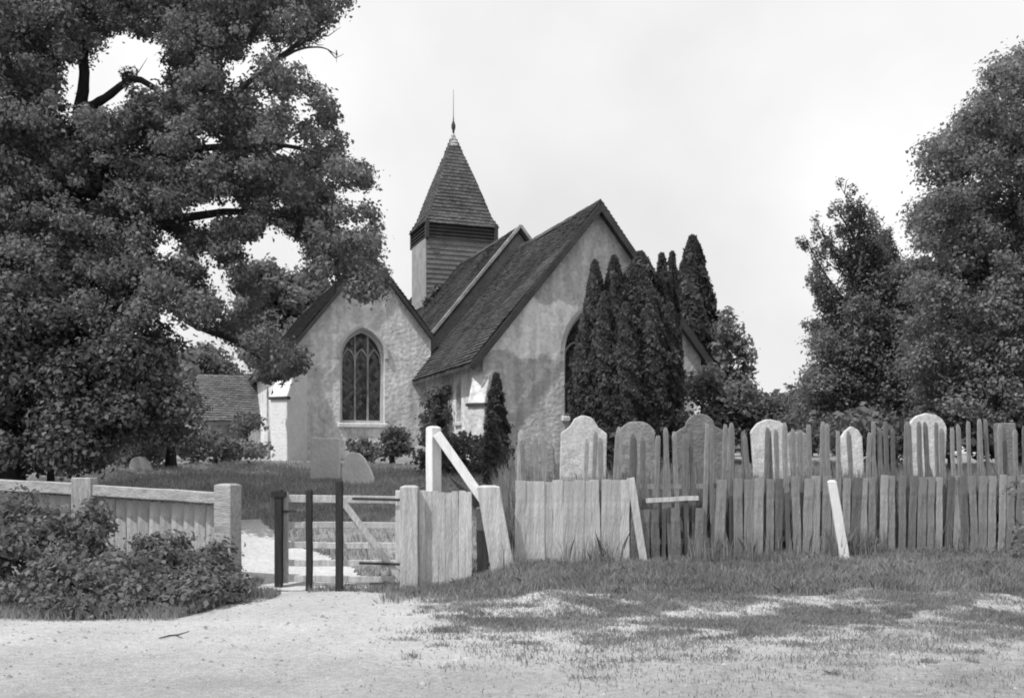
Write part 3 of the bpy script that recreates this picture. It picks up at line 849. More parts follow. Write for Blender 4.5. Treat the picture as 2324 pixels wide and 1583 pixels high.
# --- tall braced post
TP = post('braced_post', 'tall white squared post with a long diagonal brace', 984, 984, 970, 26, 13.75, M_WOODW, dpx=26, rz=math.radians(38))
br = MB().bar(Vector((0, 0, 0)), P(1098, 1136, 13.55) - P(992, 984, 13.62), .11, .12, side=(0, 1, 0), seg=4, jit=.003)
b_ = br.build('brace', M_WOODW, bevel=.006); b_.parent = TP
b_.matrix_basis = (Matrix.Translation(TP.location) @ Matrix.Rotation(math.radians(38), 4, 'Z')).inverted() @ Matrix.Translation(P(992, 984, 13.62))
post('leaning_post', 'thick pale post leaning left at the end of the picket fence', 1143, 1108, 1104, 52, 13.45, M_WOODL, dpx=36)
post('stump_post', 'short dark post standing in the gap beside the boarded panel', 1097, 1093, 1152, 26, 13.7, M_WOODM2)

# --- right fence: tall pales with close boards along the foot
FX0 = P(1168, 1000, 13.6); FX1 = P(2420, 1000, 15.3)
def FF(t): return Vector((FX0.x + (FX1.x - FX0.x) * t, 13.6 + (15.3 - 13.6) * t, 0))
RF = empty('picket_fence', base(FF(.5).x, FF(.5).y), 0, label='long tall picket fence with close boards along its foot', cat='fence')
flen = (FF(1) - FF(0)).length; fang = math.atan2(15.3 - 13.6, FX1.x - FX0.x)
def variants(name, wd, th, m, n=5, point=True):
    out = []
    for q in range(n):
        w_ = wd * random.uniform(.85, 1.15); mb = MB().bar((0, 0, 0), (0, 0, 1 - (.03 if point else 0)), w_, th, side=(1, 0, 0), seg=5, jit=.006)
        if point:
            e = mb.v[-4:]; n0 = len(mb.v)
            cx = random.uniform(-.25, .25) * w_
            mb.v += [(cx - .01, -th/3, 1), (cx + .01, -th/3, 1), (cx + .01, th/3, 1), (cx - .01, th/3, 1)]
            mb.f = [q_ for q_ in mb.f if q_ != tuple(range(n0-4, n0))]
            mb.f += [tuple((n0-4+j, n0-4+(j+1) % 4, n0+(j+1) % 4, n0+j)) for j in range(4)] + [tuple(range(n0, n0+4))]
            # order of ring corners is shared, so the point closes cleanly
            mb.v[n0:n0+4] = [Vector(e[j]).lerp(Vector((cx, 0, 1.0)), random.choice((.25, .35, .6))) + Vector((0, 0, .02)) for j in range(4)]
        me = bpy.data.meshes.new(name); me.from_pydata([tuple(p) for p in mb.v], [], mb.f); me.update(); me.materials.append(m); out.append(me)
    return out
pale_l = variants('picket', .066, .022, M_WOODM)
pale_m = variants('picket', .064, .022, M_WOODM2)
bd_l = variants('board', .128, .02, M_WOODL, point=False)
bd_m = variants('board', .125, .02, M_WOODM, point=False)
bd_d = variants('board', .12, .02, M_WOODM2, point=False)
TB = (P(1425, 1000, 13.98).x - FX0.x) / (FX1.x - FX0.x)     # where the pale boards end
TG = (P(1607, 1000, 14.2).x - FX0.x) / (FX1.x - FX0.x)
d = .02
while d < flen:
    t = d / flen; p = FF(t); g = float(zg(p.x, p.y))
    top = np.interp(t, [0, .2, 1], [2.06, 2.12, 2.28]) + random.uniform(-.12, .07)
    if random.random() < .93:
        o = link('picket', random.choice(pale_l if t < TB else pale_m), None, RF)
        o.location = rel_to(RF, (p.x, p.y + .02, g - .1)); o.scale = (1, 1, top - g + .1)
        ln = random.gauss(-.02 if t > TB else 0, .03)
        o.rotation_euler = (random.gauss(0, .015), ln, fang + random.uniform(-.1, .1))
    d += random.uniform(.125, .165) if t < TB else random.uniform(.10, .16)
d = .06
while d < flen:
    t = d / flen; p = FF(t); g = float(zg(p.x, p.y))
    top = np.interp(t, [0, .2, 1], [1.42, 1.44, 1.50]) + random.uniform(-.02, .02)
    gap = TB < t < TG
    if t < TB: vs = bd_l
    else: vs = bd_m if random.random() < .6 else bd_d
    skip = (gap and random.random() < .55) or (t > TG and random.random() < .08)
    if not skip:
        o = link('board', random.choice(vs if not gap else bd_d), None, RF)
        hgt = top if not gap else g + .72
        o.location = rel_to(RF, (p.x + math.sin(fang) * .05, p.y - math.cos(fang) * .05 + random.uniform(-.006, .006), g - .08)); o.scale = (random.uniform(.9, 1.06), 1, hgt - g + .08)
        o.rotation_euler = (random.gauss(0, .01), random.gauss(0 if t < TB else .008, .008 if t < TB else .025), fang + random.uniform(-.03, .03))
    d += .132 if t < TB else random.uniform(.13, .16)
for (z0, z1, off) in ((1.32, 1.4, .06), (.55, .65, .06)):
    a = FF(0); b = FF(1)
    MB().bar(rel_to(RF, (a.x - math.sin(fang)*off, a.y + off, z0)), rel_to(RF, (b.x - math.sin(fang)*off, b.y + off, z1)), .05, .07, side=(0, 1, 0), seg=20, jit=.008).build('rail', M_WOODM2, RF)
a = FF(TB + .03); b = FF(TG - .02)
MB().bar(rel_to(RF, (a.x, a.y - .05, 1.15)), rel_to(RF, (b.x, b.y - .05, 1.18)), .05, .06, side=(0, 1, 0), seg=4, jit=.006).build('rail', M_WOODL, RF)
# end board of the pale section, leaning
a = FF(TB)
MB().bar(rel_to(RF, (a.x + .22, a.y - .07, float(zg(a.x, a.y)) - .1)), rel_to(RF, (a.x + .02, a.y - .07, 1.46)), .1, .04, side=(1, 0, 0), seg=4, jit=.004).build('end_board', M_WOODL, RF)
post('leaning_stake', 'white stake leaning against the foot of the picket fence at right', 1918, 1888, 1092, 22, 14.1, M_WOODW, dpx=10, wtop=.9)

# ------------------------------------------------------------------ trees
def smooth_path(pts, rad, k=5):
    if len(pts) < 3: return pts, rad
    P_ = [pts[0] * 2 - pts[1]] + list(pts) + [pts[-1] * 2 - pts[-2]]
    op = []; orr = []
    for i in range(1, len(P_) - 2):
        a, b, c, d = P_[i-1], P_[i], P_[i+1], P_[i+2]
        for q in range(k):
            t = q / k
            op.append(.5 * ((2*b) + (c-a)*t + (2*a-5*b+4*c-d)*t*t + (3*b-a-3*c+d)*t**3) + Vector((random.uniform(-1,1), random.uniform(-1,1), random.uniform(-1,1))) * rad[i-1] * .1)
            orr.append(rad[i-1] + (rad[i] - rad[i-1]) * t)
    op.append(pts[-1]); orr.append(rad[-1]); op[0] = pts[0]
    return op, orr

def twigs(pts, n=5, L=.55):
    out = []
    for q in range(n):
        i = random.randrange(max(1, len(pts)//3), len(pts)); p = Vector(pts[i]); d = (Vector(pts[i]) - Vector(pts[i-1])).normalized()
        v = (d + Vector((random.uniform(-.9,.9), random.uniform(-.9,.9), random.uniform(-.6,.9)))).normalized() * L * random.uniform(.5, 1.2)
        w_ = Vector((random.uniform(-.1,.1), random.uniform(-.1,.1), random.uniform(-.12,.12)))
        out.append(([p, p + v * .5 + w_, p + v], [.014, .009, .003]))
    return out

def grow(name, label, cat, org, crowns, limbs, trunk_m=M_BARK, group=None):
    """crowns: list of (puffs, per, size, material); limbs: list of (points, radii, name)"""
    e = empty(name, org, label=label, cat=cat, group=group)
    for pts, rad, nm in limbs:
        sp_, sr_ = smooth_path([Vector(p) for p in pts], rad)
        mb = MB().tube(rel(sp_, org), sr_, n=9, wob=.06)
        if nm == 'limb':
            for tp_, tr_ in twigs(sp_, 9 if rad[0] > .06 else 3, .55 if rad[0] > .06 else .3): mb.tube(rel(tp_, org), tr_, n=5)
        mb.build(nm, trunk_m, e, smooth=True)
    for puffs, per, size, m in crowns:
        crown('crown', relp(puffs, org), per, size, m, e)
    return e

# the great tree at left
tree_poly = [(-260,-170),(770,-170),(800,0),(770,35),(735,60),(690,90),(640,125),(650,150),(700,180),(745,205),(760,250),(772,300),(800,345),(838,390),(842,425),
             (795,440),(840,468),(865,505),(862,560),(852,600),(878,615),(872,650),(838,692),(812,655),(770,640),(735,650),(700,640),
             (690,560),(600,520),(550,560),(560,620),(585,680),(600,740),(650,770),(690,800),(690,850),(600,870),(590,805),(540,775),(470,745),(400,700),(370,690),(330,705),(200,690),(-260,720)]
tholes = [(165,200,20,50),(222,195,26,42),(300,115,62,22),(340,170,30,26),(262,225,24,16),(625,585,64,50),(478,330,20,8),(690,250,18,12),(585,110,16,12),(540,165,12,12),(660,330,12,16),(440,480,14,12),(520,470,18,10),(370,570,16,9),(230,130,10,10),
          (480,620,10,20),(510,680,12,18),(430,690,10,8),(790,445,20,8)]
tpuffs = fill_puffs(tree_poly, 16.0, 20.5, 2300, .14, .32, tholes, edge=.3)
tpuffs += fill_puffs([(-260,-170),(560,-170),(600,0),(560,260),(700,380),(790,400),(520,540),(500,600),(300,690),(-260,700)], 17.5, 22, 260, .35, .6, [(h[0],h[1],h[2]*1.5,h[3]*1.5) for h in tholes], edge=.4)
# hanging boughs lower down
tpuffs += fill_puffs([(-420,560),(120,560),(330,600),(470,660),(520,740),(400,700),(330,720),(200,760),(-260,800)], 15.6, 17.2, 130, .2, .36)
tpuffs += [(P(x, y, 17.0), (.26, .24, .2)) for x, y in [(780,600),(820,606),(850,622),(832,650),(800,632),(760,618),(740,600),(835,580),(790,570),(815,665),(720,610)]]
tpuffs += [(P(x, y, Yd), (r, r, r * .8)) for x, y, Yd, r in
           [(620,830,18.4,.22),(655,825,18.6,.22),(600,800,18.4,.2),(640,800,18.5,.2),(670,840,18.6,.18),(570,640,18,.25),(560,690,18.2,.25),(585,730,18.3,.22),(600,770,18.4,.2)]]
TX = -8.0; TY = 18.6; torg = base(P(10, 1080, 17.0).x, 17.0)
limbs = [([torg - Vector((0,0,.3)), P(12, 900, 17.0), P(45, 680, 17.2), P(110, 450, 17.4), P(178, 290, 18.2), P(182, 255, 18.3)], [.34,.27,.23,.19,.13,.1], 'trunk'),
         ([P(182, 270, 18.3), P(190, 190, 18.2), P(190, 120, 18.2), P(180, 0, 18.2), P(170, -200, 18.5)], [.13,.095,.085,.07,.04], 'limb'),
         ([P(182, 255, 18.3), P(240, 222, 18.0), P(300, 182, 17.9), P(350, 200, 17.8), P(420, 260, 17.7)], [.1,.07,.06,.05,.03], 'limb'),
         ([P(120, 430, 17.6), P(300, 420, 18), P(430, 300, 17.8), P(560, 190, 17.6), P(640, 125, 17.4), P(700, 75, 17.3), P(745, 35, 17.2)], [.15,.10,.07,.05,.03,.018,.008], 'limb'),
         ([P(620, 140, 17.4), P(680, 112, 17.2), P(730, 108, 17.1), P(765, 125, 17.0)], [.035,.02,.012,.005], 'limb'),
         ([P(650, 118, 17.4), P(700, 90, 17.2), P(735, 60, 17.1)], [.03,.018,.006], 'limb'),
         ([P(90, 520, 17.2), P(300, 610, 18.2), P(380, 690, 18.0), P(440, 738, 17.9), P(530, 775, 17.9), P(600, 820, 18.0)], [.17,.10,.055,.045,.035,.018], 'limb'),
         ([P(100, 480, 17.4), P(360, 500, 18), P(540, 480, 17.8), P(670, 530, 17.6), P(760, 600, 17.5), P(830, 640, 17.4)], [.16,.09,.055,.035,.025,.01], 'limb'),
         ([P(130, 400, 17.7), P(350, 350, 17.6), P(560, 330, 17.2), P(700, 340, 17.0), P(800, 390, 16.9)], [.13,.07,.045,.03,.012], 'limb')]
big = grow('spreading_tree', 'great spreading tree overhanging the churchyard from the left', 'tree', torg, [(tpuffs, 560, .042, M_LEAF)], limbs)

# dark dense evergreen under it
yp = [(-200,640),(180,640),(330,700),(365,740),(425,790),(350,830),(330,865),(425,885),(440,955),(415,995),(330,985),(240,1010),(235,1055),(-200,1080)]
o_ = base(-9.0, 17.4)
grow('dense_yew', 'dark dense evergreen below the spreading tree at the left edge', 'tree', o_,
     [(fill_puffs(yp, 15.6, 18.2, 330, .26, .45, edge=.45), 380, .052, M_LEAFD)], [([o_ - Vector((0,0,.3)), o_ + Vector((0,0,2.2))], [.35,.25], 'trunk')])
def shrub(label, poly, Y0, Y1, n, r0, r1, m, per=170, size=.09, name='shrub', edge=.5, group=None, trunk=True, cat='shrub'):
    cx = sum(p[0] for p in poly) / len(poly); Ym = (Y0 + Y1) / 2
    o = base(P(cx, 1000, Ym).x, Ym)
    ps = fill_puffs(poly, Y0, Y1, n, r0, r1, edge=edge)
    # nothing floats: lower boughs reach the ground
    cs = []
    zt = max(c.z for c, r in ps)
    lim = [([o - Vector((0,0,.2)), o + Vector((0,0,max(.3, (zt - o.z) * .7)))], [.08 + .03*(zt-o.z), .03], 'trunk')] if trunk else []
    return grow(name, label, cat, o, [(ps, per, size, m)], lim, group=group)

shrub('low dark bush at the foot of the dense evergreen by the left edge', [(-200,1000),(60,1010),(180,990),(240,1010),(230,1060),(-200,1078)], 18.5, 20, 40, .2, .35, M_LEAFD)
shrub('greyish mounded bush against the dense evergreen at far left', [(55,985),(110,962),(170,975),(185,1010),(110,1030),(60,1020)], 19.4, 20.4, 22, .16, .26, M_LEAFM)
shrub('pale flowering branch at the edge of the dense evergreen', [(330,800),(400,790),(440,830),(430,880),(340,868)], 24, 26, 18, .2, .32, M_LEAFP)
shrub('pale bushy shrub in the grass left of the porch', [(240,1020),(290,985),(380,985),(400,1010),(390,1050),(260,1062)], 24, 27, 34, .2, .35, M_LEAFM, size=.08)
shrub('low pale shrub growing under the porch eave', [(380,990),(430,970),(500,985),(600,1005),(620,1040),(400,1050)], 26, 30, 40, .22, .4, M_LEAFM, size=.08)
shrub('dark shrub against the porch wall', [(520,940),(590,940),(590,985),(540,990)], 36, 38, 14, .25, .4, M_LEAFD)
shrub('dark dense bush hanging by the eave of the aisle', [(596,775),(690,785),(692,835),(640,870),(585,880)], 28.0, 29.6, 30, .28, .42, M_LEAFD, trunk=False, name='hanging_bough', cat='bough')
shrub('far hazy tree beyond the aisle roof', [(545,600),(640,610),(730,640),(760,660),(700,760),(600,860),(545,760)], 50, 56, 90, .6, 1.1, M_LEAFM, per=110, size=.17, name='distant_tree', cat='tree')
shrub('far hazy tree seen past the porch roof', [(350,830),(420,795),(480,800),(530,840),(570,870),(600,880),(600,960),(350,950)], 52, 60, 80, .7, 1.1, M_LEAFM, per=110, size=.17, name='distant_tree', cat='tree')
shrub('round dark clipped bush under the right side of the aisle window', [(870,985),(895,966),(920,985),(930,1030),(860,1045),(865,1010)], 26.5, 27.4, 26, .2, .32, M_LEAFD, size=.07)
shrub('low rough growth below the aisle window', [(785,985),(860,1000),(870,1050),(800,1050)], 27.2, 28, 22, .16, .26, M_LEAFM, size=.07)
shrub('dark shrub filling the corner between aisle and chancel', [(955,945),(980,880),(1015,870),(1025,960),(1020,1010),(950,1010)], 29.5, 31, 34, .22, .34, M_LEAFD, size=.08)
shrub('low dark bushes behind the tall braced post', [(945,990),(1000,975),(1100,985),(1160,1000),(1165,1075),(950,1070)], 22, 24.5, 50, .2, .34, M_LEAFD, size=.07)
shrub('rounded laurel bush beyond the yews at right', [(1600,905),(1640,880),(1700,883),(1760,905),(1790,940),(1780,985),(1610,1000)], 27, 30, 70, .35, .55, M_LEAFD, per=170)
shrub('dark bush tucked under the gable slope', [(1565,850),(1590,835),(1620,830),(1630,900),(1560,920)], 27, 28, 24, .3, .42, M_LEAFD, per=170)
shrub('small far tree in the gap at the right', [(1770,915),(1810,885),(1860,850),(1900,880),(1900,960),(1780,960)], 34, 38, 40, .4, .7, M_LEAFM, per=90, size=.14, name='distant_tree', cat='tree')

# columnar Irish yews
def column(label, px, top, hwpx, Y, per=15000, m=M_YEW, blunt=.25, name='columnar_yew', size=.075, wide=1.0, group='columnar yews beside the chancel', cat='tree', sparse=False, low=0):
    tp = P(px, top, Y); o = base(tp.x, Y); H = tp.z - o.z; R = hwpx / 2324 * Y
    e = empty(name, o, label=label, cat=cat, group=group)
    MB().tube([(0, 0, -.2), (0, 0, H * .8)], [.14, .04]).build('trunk', M_BARK, e, smooth=True)
    per = int(per * 1.5); z = rng.uniform(0.0, 1, per) ** .9; th = rng.uniform(0, 2 * PI, per)
    prof = np.clip((1 - z) / (.42 + blunt * .2), 0, 1) ** .62 * (.86 + .22 * np.sin(z * 3)) * (1 + (wide - 1) * (1 - z))
    ph = rng.uniform(0, 6, 4)
    lump = 1 + .13 * np.sin(th * 3 + ph[0] + z * 3) + .12 * np.sin(th * 6 + ph[1] + z * 13) + .12 * np.sin(z * 29 + th * 5 + ph[2]) + .07 * np.sin(z * 57 + th * 9 + ph[3])
    rr = R * prof * lump * rng.uniform(.45, 1, per) ** .35; k_ = (np.sin(z * 41 + th * 3 + ph[1]) > .55) & (rng.uniform(0, 1, per) < .3); rr = np.where(k_, rr * rng.uniform(1, 1.35, per) + .03, rr)
    if sparse:
        keep = (np.sin(th * 2 + z * 17 + ph[0]) + np.sin(z * 23 + ph[1]) + rng.normal(size=per) * .5) > -.1
        z, th, rr = z[keep], th[keep], rr[keep]
    C = np.stack([rr * np.cos(th), rr * np.sin(th), low + z * (H - low)], -1)
    Nn = np.stack([np.cos(th), np.sin(th), np.full_like(th, .25)], -1) + rng.normal(size=C.shape) * .6
    leaves('crown', C, Nn, size, m, e, asp=1.7, up=1.5)
    return e
column('leftmost slim yew standing before the chancel window', 1350, 594, 26, 25.0, per=18000, blunt=-.3)
column('second slim yew from the left before the chancel gable', 1394, 584, 38, 25.2, per=22000, blunt=.5)
column('broad blunt topped yew in the middle of the dark group', 1454, 574, 46, 25.6, per=30000, blunt=-1.0)
column('narrow yew tip just right of the broad blunt one', 1502, 578, 24, 25.9, per=15000, wide=1.1)
column('thin yew spire between the narrow tip and the tall pointed cypress', 1526, 574, 16, 26.3, per=12000, wide=1.2)
column('tall sharply pointed cypress rising behind the chancel roof', 1572, 540, 50, 37.5, per=26000, name='pointed_cypress', blunt=.3, size=.14)
shrub('thick lower growth of the yews hiding the chancel wall', [(1335,820),(1400,790),(1530,800),(1545,880),(1590,960),(1560,985),(1500,965),(1430,960),(1400,980),(1350,975),(1328,930),(1318,860)], 23.6, 24.6, 100, .2, .36, M_YEW, per=420, size=.055, name='spreading_yew', cat='tree')
for k_, (lx, lt, lh, lY) in enumerate(((1330, 715, 30, 24.2), (1372, 665, 30, 23.8), (1420, 690, 34, 23.6), (1480, 660, 34, 23.9), (1520, 690, 22, 24.3))):
    column(('lowest front yew at the left end of the dark group', 'second front yew from the left of the dark group', 'middle front yew of the dark group', 'second front yew from the right of the dark group', 'slim front yew at the right end of the dark group')[k_], lx, lt, lh, lY, per=17000, blunt=.1, size=.065, group='shorter yews in front of the columnar ones')
for lb, tx, ty, spots in (('taller of the two ragged loose trees right of the chancel', 1652, 712, [(1650,722,.34),(1638,748,.4),(1664,752,.42),(1652,775,.4),(1630,790,.3),(1672,790,.3),(1650,815,.42),(1640,850,.4),(1662,860,.42),(1636,885,.45),(1660,900,.5)]),
                          ('shorter of the two ragged loose trees right of the chancel', 1692, 770, [(1692,778,.24),(1684,800,.3),(1702,806,.26),(1690,830,.34),(1705,845,.2),(1682,862,.36),(1700,880,.34),(1690,905,.5)])):
    o_ = base(P(tx, 1000, 36).x, 36)
    grow('ragged_tree', lb, 'tree', o_, [([(P(x, y, 36 + random.uniform(-.5, .5)), (r_, r_, r_ * 1.1)) for x, y, r_ in spots], 150, .11, M_LEAFR)],
         [([o_ - Vector((0,0,.2)), P(tx - 6, 900, 36), P(tx, ty + 8, 36)], [.16, .1, .02], 'trunk')], group='ragged loose trees right of the chancel')
column('small dark young cypress at the corner of the chancel', 1126, 850, 22, 24.8, per=8000, blunt=1.5, name='young_cypress', group=None, size=.07)
column('slender dark shoot among the graves behind the brace', 1118, 955, 14, 20, per=3000, name='young_cypress', group=None, size=.06)

# loose conifer with sweeping branches, right of centre
o_ = base(P(2010, 1000, 25).x, 25)
body = [(1965,640),(2020,600),(2080,590),(2150,600),(2150,960),(1800,960),(1830,880),(1850,800),(1848,745),(1895,710),(1925,680)]
cl = [(fill_puffs(body, 23.5, 26.5, 330, .25, .48, edge=.45), 430, .047, M_LEAFR)]
lims = [([o_ - Vector((0,0,.3)), P(2020, 800, 25), P(2010, 620, 25)], [.3,.22,.12], 'trunk')]
wisp = []
strands = [[(2010,620),(1985,560),(1950,490),(1908,425)], [(2000,650),(1965,600),(1950,530),(1952,462)], [(1990,700),(1955,640),(1915,585),(1868,528)],
           [(1950,720),(1915,680),(1865,610),(1824,532)], [(1940,760),(1895,720),(1862,680),(1842,620)], [(2010,640),(2000,590),(1985,540),(1972,485)],
           [(1900,800),(1872,770),(1855,745),(1838,732)], [(1985,600),(1950,560),(1915,500),(1885,455)], [(1960,690),(1930,620),(1890,570),(1850,500)],
           [(1930,740),(1895,690),(1870,650),(1848,580)], [(2030,620),(2020,575),(2008,540),(1998,520)], [(1945,680),(1935,610),(1930,560),(1915,510)]]
for pts in strands:
    Yb = random.uniform(24, 25.8); pp = [P(x, y, Yb - i * .15) for i, (x, y) in enumerate(pts)]
    lims.append((pp, [.05, .035, .02, .006], 'limb'))
    for i in range(len(pp) - 1):
        for q in range(9):
            c = pp[i].lerp(pp[i+1], (q + random.random()) / 9) + Vector((random.uniform(-.12, .16), random.uniform(-.25, .25), random.uniform(-.2, .1)))
            s_ = .23 - .04 * i; wisp.append((c, (s_ * .8, s_, s_ * 1.2)))
cl.append((wisp, 420, .04, M_LEAFM))
grow('sweeping_conifer', 'loose conifer with long branches sweeping up to the left', 'tree', o_, cl, lims)
# great evergreen at the right edge
o_ = base(P(2330, 1000, 21).x, 21)
rp = [(2700,-60),(2420,30),(2330,110),(2290,130),(2270,125),(2250,170),(2222,185),(2215,230),(2185,268),(2140,300),(2078,328),(2085,370),(2098,430),(2072,465),(2066,520),(2085,560),(2082,600),(2060,700),(2070,960),(2700,990)]
grow('great_evergreen', 'massive dark evergreen rising at the right edge', 'tree', o_,
     [(fill_puffs(rp, 19.2, 23, 1000, .22, .44, edge=.4), 480, .045, M_LEAFR), (fill_puffs([(2700,0),(2420,80),(2340,180),(2240,260),(2150,350),(2150,500),(2130,700),(2120,940),(2700,980)], 21, 24, 160, .45, .7, edge=.4), 260, .07, M_LEAFD)], [([o_ - Vector((0,0,.3)), o_ + Vector((-.1,0,3)), P(2330, 450, 21)], [.5,.4,.2], 'trunk')])
shrub('dark undergrowth below the great evergreen behind the fence', [(1840,940),(2100,930),(2500,940),(2500,1040),(1850,1020)], 19.5, 21.5, 90, .3, .45, M_LEAFD)
shrub('straggling dark growth leaning on the fence at the right edge', [(2270,1120),(2330,1060),(2450,1060),(2450,1330),(2300,1330)], 13.9, 15.0, 40, .14, .24, M_LEAFR, per=200, size=.045, trunk=False)
# far belt of trees closing the view
for k, (px, top, hw, Y, lb) in enumerate(((1250, 960, 320, 95, 'low belt of far trees behind the church'), (1850, 965, 330, 100, 'low belt of far trees at the right horizon'), (200, 900, 420, 90, 'low belt of far trees behind the dense evergreen'))):
    shrub(lb, [(px-hw, 1030), (px-hw*.8, top+20), (px-hw*.3, top), (px, top+12), (px+hw*.4, top+2), (px+hw*.8, top+22), (px+hw, 1030)], Y, Y+8, 60, 1.6, 2.6, M_LEAFM, per=7, size=.8, name='tree_belt', cat='tree belt', trunk=False, edge=.2)

# ivy at the foot of the turret
iv = []
for q in range(26):
    u = -TW - .02 + random.uniform(0, 1.0); z = 7.75 + random.uniform(-.5, .75); iv.append((Vector((u, TV - .16, z)), (.26, .14, .26)))
e = empty('ivy', (0, 0, 0), label='dark ivy clump at the foot of the bell turret', cat='ivy')
e.matrix_world = Matrix.Translation((2.33, 28.3, 0)) @ Matrix.Rotation(math.radians(20.06), 4, 'Z')
crown('foliage', iv, 260, .09, M_LEAFD, e, dens_ref=.3)

# ------------------------------------------------------------------ brambles and grasses
br_p = []
for q in range(330):
    X = random.uniform(-9.5, -3.3)
    front = 10.85 + .15 * math.sin(X * 3) + (0.9 if X > -3.35 else 0)
    Y = random.uniform(front, 13.2 if X < -3.7 else 12.2); t = (Y - front) / (13.2 - front)
    hmax = np.interp(t, [0, .35, 1], [.10, .42, .62]) * np.interp(X, [-9, -5.6, -4.7, -3.9, -3.05], [1.45, 1.35, .95, .70, .72])
    r = random.uniform(.13, .26)
    z = float(zg(X, Y)) + random.uniform(0.02, 1) ** .6 * hmax
    br_p.append((Vector((X, Y, z)), (r * 1.2, r, r * .8)))
for (px, py, Yd, r) in ((480,1290,12.3,.24),(500,1250,12.5,.2),(455,1310,12.1,.25),(520,1310,12.5,.2),(430,1280,12.4,.2),(40,1150,13,.3),(20,1180,13,.3),(215,1150,13.1,.18),(200,1180,12.9,.22),(235,1180,13.0,.2)):
    br_p.append((P(px, py, Yd), (r, r, r)))
crown('bramble_thicket', br_p, 330, .042, M_BRAM, None, dens_ref=.25, label='rough thicket of brambles and nettles in front of the boarded fence', cat='brambles', kind='stuff')

def blades(name, X, Y, h, wdt, m, lean=.5, dz=0, **k):
    n = len(X); Z = zg(X, Y) + dz + np.where(Y < 12.4, .011, 0)
    a = rng.uniform(0, 2*PI, n); hh = h * rng.uniform(.4, 1.3, n); ln = rng.normal(size=n) * lean * hh; la = rng.uniform(0, 2*PI, n)
    dx = np.cos(a) * wdt / 2; dy = np.sin(a) * wdt / 2
    b0 = np.stack([X - dx, Y - dy, Z], -1); b1 = np.stack([X + dx, Y + dy, Z], -1)
    mid = np.stack([X + ln * .35 * np.cos(la), Y + ln * .35 * np.sin(la), Z + hh * .6], -1)
    m0 = mid - np.stack([dx, dy, 0*dx], -1) * .7; m1 = mid + np.stack([dx, dy, 0*dx], -1) * .7
    tp = np.stack([X + ln * np.cos(la), Y + ln * np.sin(la), Z + hh], -1)
    v = np.stack([b0, b1, m1, tp, m0], 1).reshape(-1, 3)
    f = np.arange(5 * n).reshape(-1, 5)
    return link(name, np_mesh(name, v, f), m, **k)

def scatter(n, x0, x1, y0, y1, dens):
    X = rng.uniform(x0, x1, n * 3); Y = rng.uniform(y0, y1, n * 3)
    k = rng.uniform(0, 1, n * 3) < dens(X, Y)
    return X[k][:n], Y[k][:n]
def patch(X, Y):
    X = X + .35*np.sin(Y*3.3) + .2*np.sin(Y*7.1+X*3); Y = Y + .25*np.sin(X*3.9+1) + .12*np.sin(X*9.3)
    return np.clip(.5 + .9 * (np.sin(X*1.9+.7)*np.sin(Y*2.6+X*.4) + .6*np.sin(X*4.3+Y*1.7+1)*np.sin(Y*5.1) ), 0, 1)
# churchyard grass
X, Y = scatter(120000, -14, 14, 13.5, 27, lambda x, y: (1 - path_mask(x, y)) * (.35 + .65 * patch(x, y)) * (np.abs(x) < y * .56 + 1))
blades('churchyard_grass', X, Y, .09, .018, M_BLADEC, label='rough grass of the churchyard', cat='grass', kind='stuff')
# grass along the fence foot
X, Y = scatter(70000, -1.6, 9.5, 11.9, 14.6, lambda x, y: (y < 13.5 + x*.22) * (.25 + .75*patch(x*2, y*2)) * (1 - road_mask(x, y) * .8))
blades('verge_grass', X, Y, .10, .011, M_BLADE, label='long grass along the foot of the picket fence', cat='grass', kind='stuff')
# patches of turf on the verge
def vd(x, y):
    return ss(-1.2, .8, x) * np.clip(np.interp(y, [6.8, 8.6, 9.6, 10.4, 11.6, 12.2], [0, .05, .25, .95, .9, .85]) * patch(x*1.5+2, y*1.3) ** 1.8, 0, 1)
X, Y = scatter(170000, -1.5, 8, 6.8, 12.2, vd)
blades('turf_patch', X, Y, .045, .009, M_BLADE, label='low turf patches on the worn verge', cat='grass', kind='stuff')
X, Y = scatter(45000, -2.5, 7, 6.4, 12.2, lambda x, y: ss(-2.2, 2.5, x) * (.08 + .6 * patch(x*3+1, y*2.5) ** 2) * np.interp(y, [6.4, 8.8, 10], [.3, .45, 1]))
blades('dry_grass', X, Y, .022, .008, M_BLADEP, label='short dry grass over the bare ground', cat='grass', kind='stuff')
# tall weeds and grasses behind the fence
X, Y = scatter(60000, -.2, 9.5, 13.8, 17.5, lambda x, y: (y > 13.85 + x*.22) * (.15 + .85 * patch(x*1.4, y)) * (1 - .55*ss(15.5, 17.5, y)))
blades('tall_weeds', X, Y, .85, .016, M_BLADE, lean=.22, label='tall weeds and seeding grasses behind the picket fence', cat='weeds', kind='stuff')
X, Y = scatter(5000, -.2, 9.5, 13.0, 14.6, lambda x, y: (np.abs(y - 13.25 - x*.22) < .18) * patch(x*2.2, y*.1) ** 2)
blades('fence_weeds', X, Y, .38, .014, M_BLADE, lean=.3, label='weeds growing up the boards of the picket fence', cat='weeds', kind='stuff')
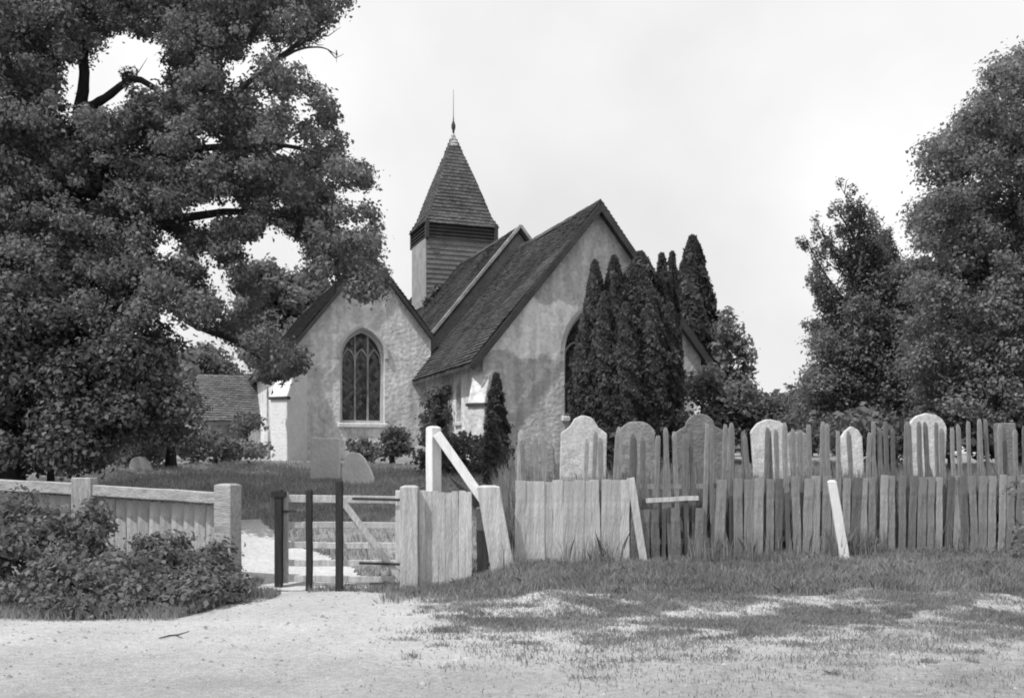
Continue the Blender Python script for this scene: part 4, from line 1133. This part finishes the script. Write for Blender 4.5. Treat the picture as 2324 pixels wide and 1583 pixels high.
# fringe below the brambles
X, Y = scatter(26000, -9, -2.9, 10.6, 12.9, lambda x, y: np.exp(-((y - 10.95 - ss(-3.6, -3.1, x) * 1.6) / .22) ** 2))
blades('road_edge_grass', X, Y, .12, .010, M_BLADE, label='ragged grass where the brambles meet the road', cat='grass', kind='stuff')
X, Y = scatter(6000, -3.9, .6, 13.0, 13.7, lambda x, y: (1 - path_mask(x, y)) * (x > -2.6) + (x < -3.3))
blades('gate_foot_grass', X, Y, .10, .010, M_BLADE, label='grass growing round the feet of the gate and its posts', cat='grass', kind='stuff')
cl_x = rng.uniform(-1.0, 7.5, 420); cl_y = 7.4 + 4.9 * rng.uniform(0, 1, 420) ** .45
X = (cl_x[:, None] + rng.normal(size=(420, 60)) * rng.uniform(.03, .16, (420, 1))).ravel(); Y = (cl_y[:, None] + rng.normal(size=(420, 60)) * rng.uniform(.02, .1, (420, 1))).ravel()
blades('weed_tufts', X, Y, .04, .010, M_BLADE, lean=.9, label='scattered tufts of coarse grass on the worn verge', cat='grass', kind='stuff')
# small stones on the road
tw = MB().tube([P(362,1447,9.47), P(385,1441,9.62), P(405,1439,9.67), P(430,1431,9.86)], [.006, .008, .006, .003], n=6)
tw.tube([P(398,1440,9.64), P(415,1447,9.48)], [.005, .002], n=5)
tw.build('fallen_twig', M_BARK, smooth=True, label='small bent twig lying on the road below the brambles', cat='twig')
n = 5200
X = rng.uniform(-8, 7, n); Y = rng.uniform(6, 12.9, n); k = road_mask(X, Y); X, Y = X[k], Y[k]; n = len(X)
s = rng.uniform(.005, .02, n) * np.where(rng.uniform(0, 1, n) < .03, 2.0, 1) * (rng.uniform(0, 1, n) ** 1.5 + .5); Z = zg(X, Y) + .015
octv = np.array([[1,0,0],[0,1,0],[-1,0,0],[0,-1,0],[0,0,.7]]); rot = rng.uniform(0, PI, n)
cs, sn = np.cos(rot)[:, None], np.sin(rot)[:, None]
vx = (octv[None, :, 0]*cs - octv[None, :, 1]*sn*.8) * s[:, None] + X[:, None]
vy = (octv[None, :, 0]*sn + octv[None, :, 1]*cs*.8) * s[:, None] + Y[:, None]
vz = octv[None, :, 2] * s[:, None] + Z[:, None]
v = np.stack([vx, vy, vz], -1).reshape(-1, 3)
ff = np.array([[0,1,4],[1,2,4],[2,3,4],[3,0,4]])
f = (np.arange(n)[:, None, None]*5 + ff[None]).reshape(-1, 3)
link('gravel', np_mesh('gravel', v, f), mat('loose_stone', .27, .3, 20, island=.4, bump=0), label='loose gravel scattered on the road', cat='gravel', kind='stuff')
